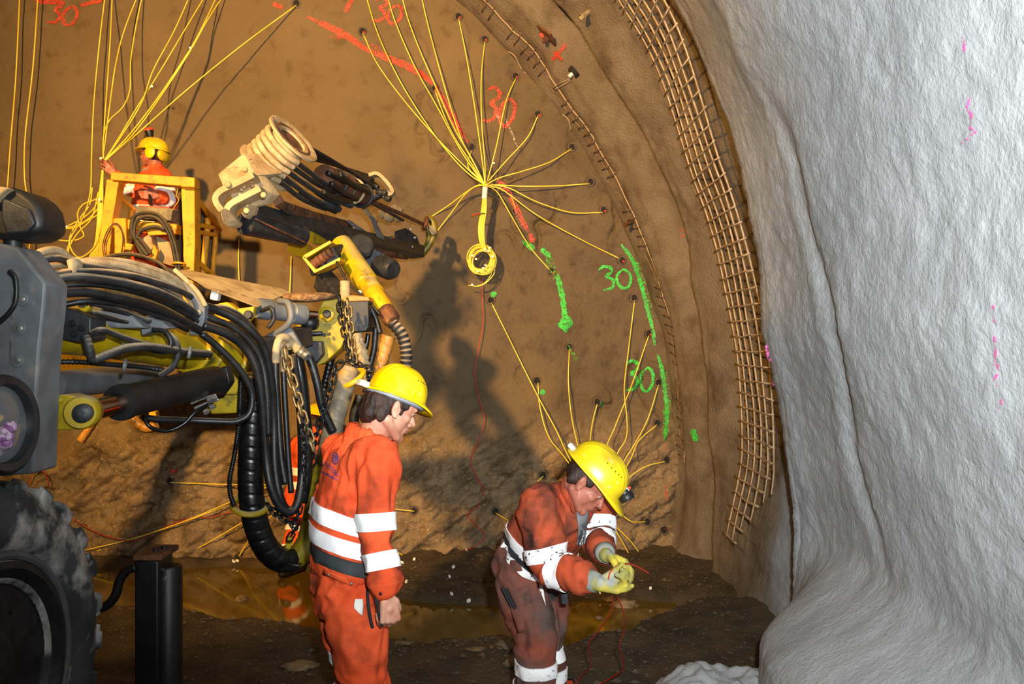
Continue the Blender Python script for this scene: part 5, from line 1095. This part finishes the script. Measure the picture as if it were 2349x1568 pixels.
for pts in([(390,1106),(440,1108),(540,1111),(640,1112)],[(192,1262),(300,1236),(420,1196),(540,1146),(640,1105)],[(222,1263),(330,1228),(440,1190),(550,1146),(640,1108)],[(452,1258),(510,1225),(570,1190),(650,1150)],[(548,1276),(565,1248),(590,1215),(640,1165)],[(950,1172),(900,1167),(800,1160),(700,1140)],[(937,1281),(895,1258),(800,1220),(690,1165)],[(660,1105),(645,1090),(655,1078),(668,1092),(652,1100)]): cord(pts,.01,.16,cb4,.0055)
for pts,l in(([(548,550),(547,600),(549,660)],'short yellow cord hanging from the hole right of the basket'),([(668,588),(667,620),(664,680)],'yellow cord hanging below the feed in front of the face')):
    tag(obj('detonator_cord',MB().tube(spline(cpath(pts,.02,.05),8),.0055,6),m_cord,None,ang=180),l,'cord')
for pts,l in(([(1107,620),(1106,680),(1108,740),(1096,810),(1089,860),(1098,910),(1111,960),(1098,1010),(1080,1055),(1092,1090),(1109,1125),(1098,1160),(1072,1180),(1095,1205),(1112,1230),(1090,1252),(1068,1262)],'thin red wire snaking down the face from the coil'),([(905,1304),(960,1304),(1020,1294),(1080,1282),(1102,1272),(1115,1262)],'thin red wire lying across the muck between the two workers'),([(160,1185),(215,1218),(270,1236),(320,1238),(370,1212),(430,1190),(490,1184),(560,1164)],'thin red wire sagging across the rock left of the hoses'),([(66,1110),(76,1085),(92,1078),(106,1090),(114,1118)],'thin red wire loop above the wheel')):
    tag(obj('firing_wire',MB().tube(spline(cpath(pts,.06,.05),8),.0042,6),m_redw,None,ang=180),l,'wire')
q=[P(1448,1312,3.7),P(1430,1302,3.62),P(1412,1300,3.56),P(1400,1312,3.52),P(1396,1330,3.52),P(1402,1360,3.6),P(1406,1385,3.7),P(1398,1410,3.8),P(1370,1450,4.0),P(1351,1475,4.15),P(1354,1505,4.35),P(1352,1530,4.5),P(1332,1552,4.65),P(1316,1572,4.7)]
tag(obj('firing_wire',MB().tube(spline(q,8),.0032,6),m_redw,None,ang=180),'red wire held in the gloves and falling in a left-hand loop to the ground','wire')
q=[P(1490,1316,3.72),P(1460,1298,3.65),P(1430,1292,3.58),P(1408,1304,3.55),P(1402,1340,3.56),P(1418,1372,3.7),P(1432,1410,3.85),P(1432,1445,4.05),P(1421,1480,4.2),P(1428,1512,4.4),P(1428,1535,4.5),P(1400,1555,4.62),P(1368,1572,4.7)]
tag(obj('firing_wire',MB().tube(spline(q,8),.0032,6),m_redw,None,ang=180),'red wire held in the gloves and falling in a right-hand loop to the ground','wire')
# ================================================================ STEEL MESH, LATTICE, ANCHORS
m_mesh=M('dusty_mesh_steel','c4a680','a0835e',sc=14,rough=.8); m_wire=M('lattice_steel','80613f','5d442c',sc=14,rough=.8); m_wirel=M('lattice_steel_pale','b89a74',rough=.8)
T_MESH=[(-7,4.60),(1,4.69),(12,4.72),(25,4.80),(40,5.06),(52,5.28)]
rm=thing('reinforcement_mesh','curved strip of welded steel mesh standing off the right wall','steel mesh',(1.6,6.0,1.0))
YW=[5.62,5.78,5.93,6.08,6.23,6.38]
def mp_(th,y,k=0):
    r=itp(T_MESH,th)+.015*noise.noise(V((th*.12,y*3,k)))+.03*(6-y)*.3; a=R(th); return V((AX+r*math.cos(a),y+.02*noise.noise(V((th*.2,y*9,4))),AZ+r*math.sin(a)))
for i,y in enumerate(YW): 
    lo=(-1,-2,-4,-5,-6.5,-6.5)[i]; obj('mesh_wire',MB().tube([mp_(lo+(50-lo)*k/60,y) for k in range(61)],.0062,6),m_mesh,rm,ang=180)
th=-6.3
while th<50:
    j=noise.noise(V((th*3,1,1))); ys_=[max(5.57,5.57+(2-th)*.06 if th<2 else 5.57)+.05*j,6.44+.05*noise.noise(V((th*3,5,1)))]
    q=[mp_(th+.25*noise.noise(V((th*5,k,2))),lerp(ys_[0],ys_[1],k/5)) for k in range(6)]
    q=[p+V((-.010*math.cos(R(th)),0,-.010*math.sin(R(th)))) for p in q]
    obj('mesh_wire',MB().tube(q,.0062,6),m_mesh,rm,ang=180); th+=1.28+.12*noise.noise(V((th*7,0,0)))
lg_=thing('lattice_strip','thin rusty steel lattice half buried along the rim of the face','steel lattice',(1.3,7.7,2.5))
def lp_(th,y,dr=.003): 
    r=wall_r(th,y)-dr; a=R(th); return V((AX+r*math.cos(a),y,AZ+r*math.sin(a)))
for y in(7.66,7.76): obj('lattice_wire',MB().tube([lp_(-2+62*k/70,y+.02*noise.noise(V((k*.2,y,1)))) for k in range(71)],.006,5),m_wirel if y<7.7 else m_wire,lg_,ang=180)
th=-1.5
while th<60:
    if noise.noise(V((th*.22,3,1)))>-.12:
        j=.05*noise.noise(V((th*9,1,8))); obj('tie_bar',MB().tube([lp_(th,7.62+j,.008),lp_(th+.25,7.80+j,.008)],.0048,5),m_wire,lg_,ang=180)
    th+=1.05+.25*noise.noise(V((th*3,9,9)))
for pts in([(1150,112),(1160,122),(1150,130),(1165,145),(1185,160),(1192,175)],[(1165,118),(1180,128),(1195,155),(1205,168)],[(1290,262),(1304,275),(1310,300)]): obj('bent_wire',MB().tube(spline([WQ(a,b,.02) for a,b in pts],6),.005,5),m_wirel,lg_,ang=180)
c=WQ(1256,85,.03); nrm=(V((AX,c.y,AZ))-c).normalized(); t1=V((0,1,0)); t2=nrm.cross(t1)
ap=obj('anchor_plate',MB().box(c,(t1*.9+t2*.45).normalized()*.105,(t2*.9-t1*.45).normalized()*.085,nrm*.010),m_rust,None,bevel=.004); tag(ap,'square rusty anchor plate bolted to the wall near the top','anchor plate')
obj('anchor_nut',MB().lathe(c+nrm*.01,nrm,[(.03,0),(.03,.03),(.02,.035),(.015,.05),(.01,.05)],6),m_rust,ap); obj('paint_dab',MB().ell(c+nrm*.012-t2*.04,(.03,.006,.03),None,10,6),m_red,ap)
for px,py,l in((1350,28,'pale steel peg sticking out of the wall beside the mesh top'),(1452,508,'rusty bent steel peg sticking out above the lattice strip')):
    a=WQ(px,py,.0); nn=(V((AX,a.y-3.2,AZ))-a).normalized(); tag(obj('steel_peg',MB().tube([a-nn*.05,a+nn*.10,a+nn*.14+V((.05,0,.03))],.02,10),m_cream if px<1400 else m_rust,None),l,'peg')
a=WQ(1315,167,.004); nn=(V((AX,a.y,AZ))-a).normalized(); sk=obj('anchor_hole',MB().lathe(a-nn*.02,nn,[(.06,0),(.05,.035),(.035,.035),(.03,.0),(.01,-.01)],16),m_dark,None); tag(sk,'small dark anchor hole with a white stub in the right wall','hole')
obj('stub',MB().tube([a,a+nn*.05],.018,8),m_white,sk)
for pts in([(1268,202),(1285,190),(1305,182)],[(1270,206),(1290,196),(1308,184)]): obj('loose_wire',MB().tube(spline([WQ(x,y,.015) for x,y in pts],5),.004,5),m_wirel,sk,ang=180)
# ================================================================ LOOSE THINGS ON THE GROUND
def GQ(px,py):
    d=5
    for _ in range(30):
        p=P(px,py,d); z=ground_z(p.x,d); d=lerp(d,(H-z)*FP/max(60,(py-784)),.5)
    p=P(px,py,d); return V((p.x,d,ground_z(p.x,d)))
SC=[(1040,1303),(950,1285),(923,1293),(1031,1325),(932,1337),(918,1343),(1036,1365),(1075,1382),(545,1289),(536,1290),(1070,1264),(1376,1382),(1492,1386)]
for i,(px,py) in enumerate(SC):
    g=GQ(px,py); g.z=max(g.z,-.045); a=random.uniform(0,3); s_=random.uniform(.008,.013)
    far=px>1300
    o=obj('paper_scrap',MB().box(g+V((0,0,.014)),V((math.cos(a),math.sin(a),.3))*s_,V((-math.sin(a),math.cos(a),.2))*s_*.7,V((0,.004,.008))),m_tag,None,smooth=False)
    lab={**{1376:'white scrap floating right of the bending worker',1492:'white scrap lying at the foot of the right wall',545:'white scrap under the hose loop, the right one of a pair',536:'white scrap under the hose loop, the left one of a pair',1070:'small white scrap at the end of the red wire'},**{1040:'white scrap lower right of the small white one at the end of the red wire',950:'white scrap just right of the hand of the standing worker, beside the lowest left hole',923:'white scrap nearest the forearm tape of the standing worker',1031:'white scrap midway between the workers, above the middle of the muck',932:'white scrap beside the hand of the standing worker, right one of a close pair',918:'white scrap beside the hand of the standing worker, left one of a close pair',1036:'white scrap at the water edge between the workers, left one of two',1075:'white scrap at the water edge between the workers, right one of two'}}.get(px)
    tag(o,lab,'scrap','white scraps on the muck' if px not in(1376,1492,545,536,1070) else None)
m_stone=M('muddy_stone','8a7454','5c4a34',sc=12,rough=.7,bump=.5,bsc=40)
def stone(p,rx,ry,rz,seed,mat,label):
    bm=bmesh.new(); bmesh.ops.create_icosphere(bm,subdivisions=3,radius=1)
    for v in bm.verts:
        n=v.co.normalized(); k=1+.38*noise.noise(n*1.3+V((seed,0,0)))+.15*noise.noise(n*3.5+V((0,seed,0))); v.co=V((n.x*rx,n.y*ry,n.z*rz))*k+V(p)
    me=bpy.data.meshes.new('rock'); bm.to_mesh(me); bm.free(); o=link('rock',me,mat,None,True,28); return tag(o,label,'rock')
for px,py,rx,ry,rz,l in((555,1404,.05,.05,.04,'small brown stone on the near bank left of the standing worker'),(1432,1392,.10,.06,.05,'pale stone rising from the water right of the bending worker'),(1398,1396,.05,.04,.018,'flat stone at the waterline beside the pale stone'),(1374,1448,.035,.03,.025,'round brown stone between the two red wire loops'),(925,1476,.05,.03,.014,'flat yellowish stone on the bank right of the standing worker'),(1160,1482,.06,.04,.03,'brown stone at the water edge by the bending worker'),(1098,1490,.09,.03,.012,'long pale sliver of stone at the water edge between the workers'),(1180,1520,.06,.05,.03,'dark stone beside the bending worker, on the muck'),(690,1530,.10,.06,.025,'broad flat stone on the dark muck left of the standing worker')):
    g=GQ(px,py); g.z=max(g.z,-.06); stone(g+V((0,0,rz*.3)),rx,ry,rz,px*.13,m_stone,l)
vs=[];fs=[]
random.seed(11)
for i in range(9000):
    y=random.uniform(3.9,7.6); x=random.uniform(-2.9,1.6); z=ground_z(x,y)
    if z<-.06 or abs(x)>y*.62: continue
    s_=random.uniform(.003,.009)*(1+2.2*(random.random()**9)); q=V((x,y,z+s_*.3)); o=len(vs)
    vs+=[tuple(q+V((s_*random.uniform(.7,1.5)*dx,s_*random.uniform(.7,1.5)*dy,s_*random.uniform(.4,1)*dz))) for dx,dy,dz in((1,0,0),(0,1,0),(-1,0,0),(0,-1,0),(0,0,1),(0,0,-1))]
    fs+=[(o,o+1,o+4),(o+1,o+2,o+4),(o+2,o+3,o+4),(o+3,o,o+4),(o+1,o,o+5),(o+2,o+1,o+5),(o+3,o+2,o+5),(o,o+3,o+5)]
gm=MB(); gm.v=vs; gm.f=fs; gr=obj('gravel',gm,M('gravel_stones',(.12,.085,.048),(.05,.036,.02),sc=30,rough=.8),None,smooth=False,fix=False); tag(gr,'loose gravel and crumbs scattered over the muddy ground','gravel',None,'stuff')
hp=P(1625,1600,4.25)
def heap(u,v):
    x=hp.x-.62+1.15*u; y=3.85+.9*v; d=math.hypot((x-hp.x-.05)/.55,(y-4.3)/.42); n=noise.noise(V((x*7,y*7,1)))*.05+noise.noise(V((x*19,y*19,2)))*.035
    return V((x,y,.0+.27*(1-sm(.25,1.05,d))+n*(1-sm(.8,1.1,d))-.05*sm(.9,1.1,d)))
hpo=grid('rubble_heap',fr(0,1,.016),fr(0,1,.02),heap,m_shot,None); del hpo['kind']; tag(hpo,'grey heap of sprayed concrete rubble at the foot of the right wall','rubble heap')
g=P(1296,1590,4.55); rb_=obj('red_case',MB().abox((g.x,g.y,.07),.13,.10,.10),m_redplug,None,bevel=.012); tag(rb_,'red case on the ground at the feet of the bending worker','case'); obj('case_handle',MB().tube([V((g.x-.05,g.y,.115)),V((g.x-.04,g.y,.15)),V((g.x+.04,g.y,.15)),V((g.x+.05,g.y,.115))],.008,8),m_blk,rb_)
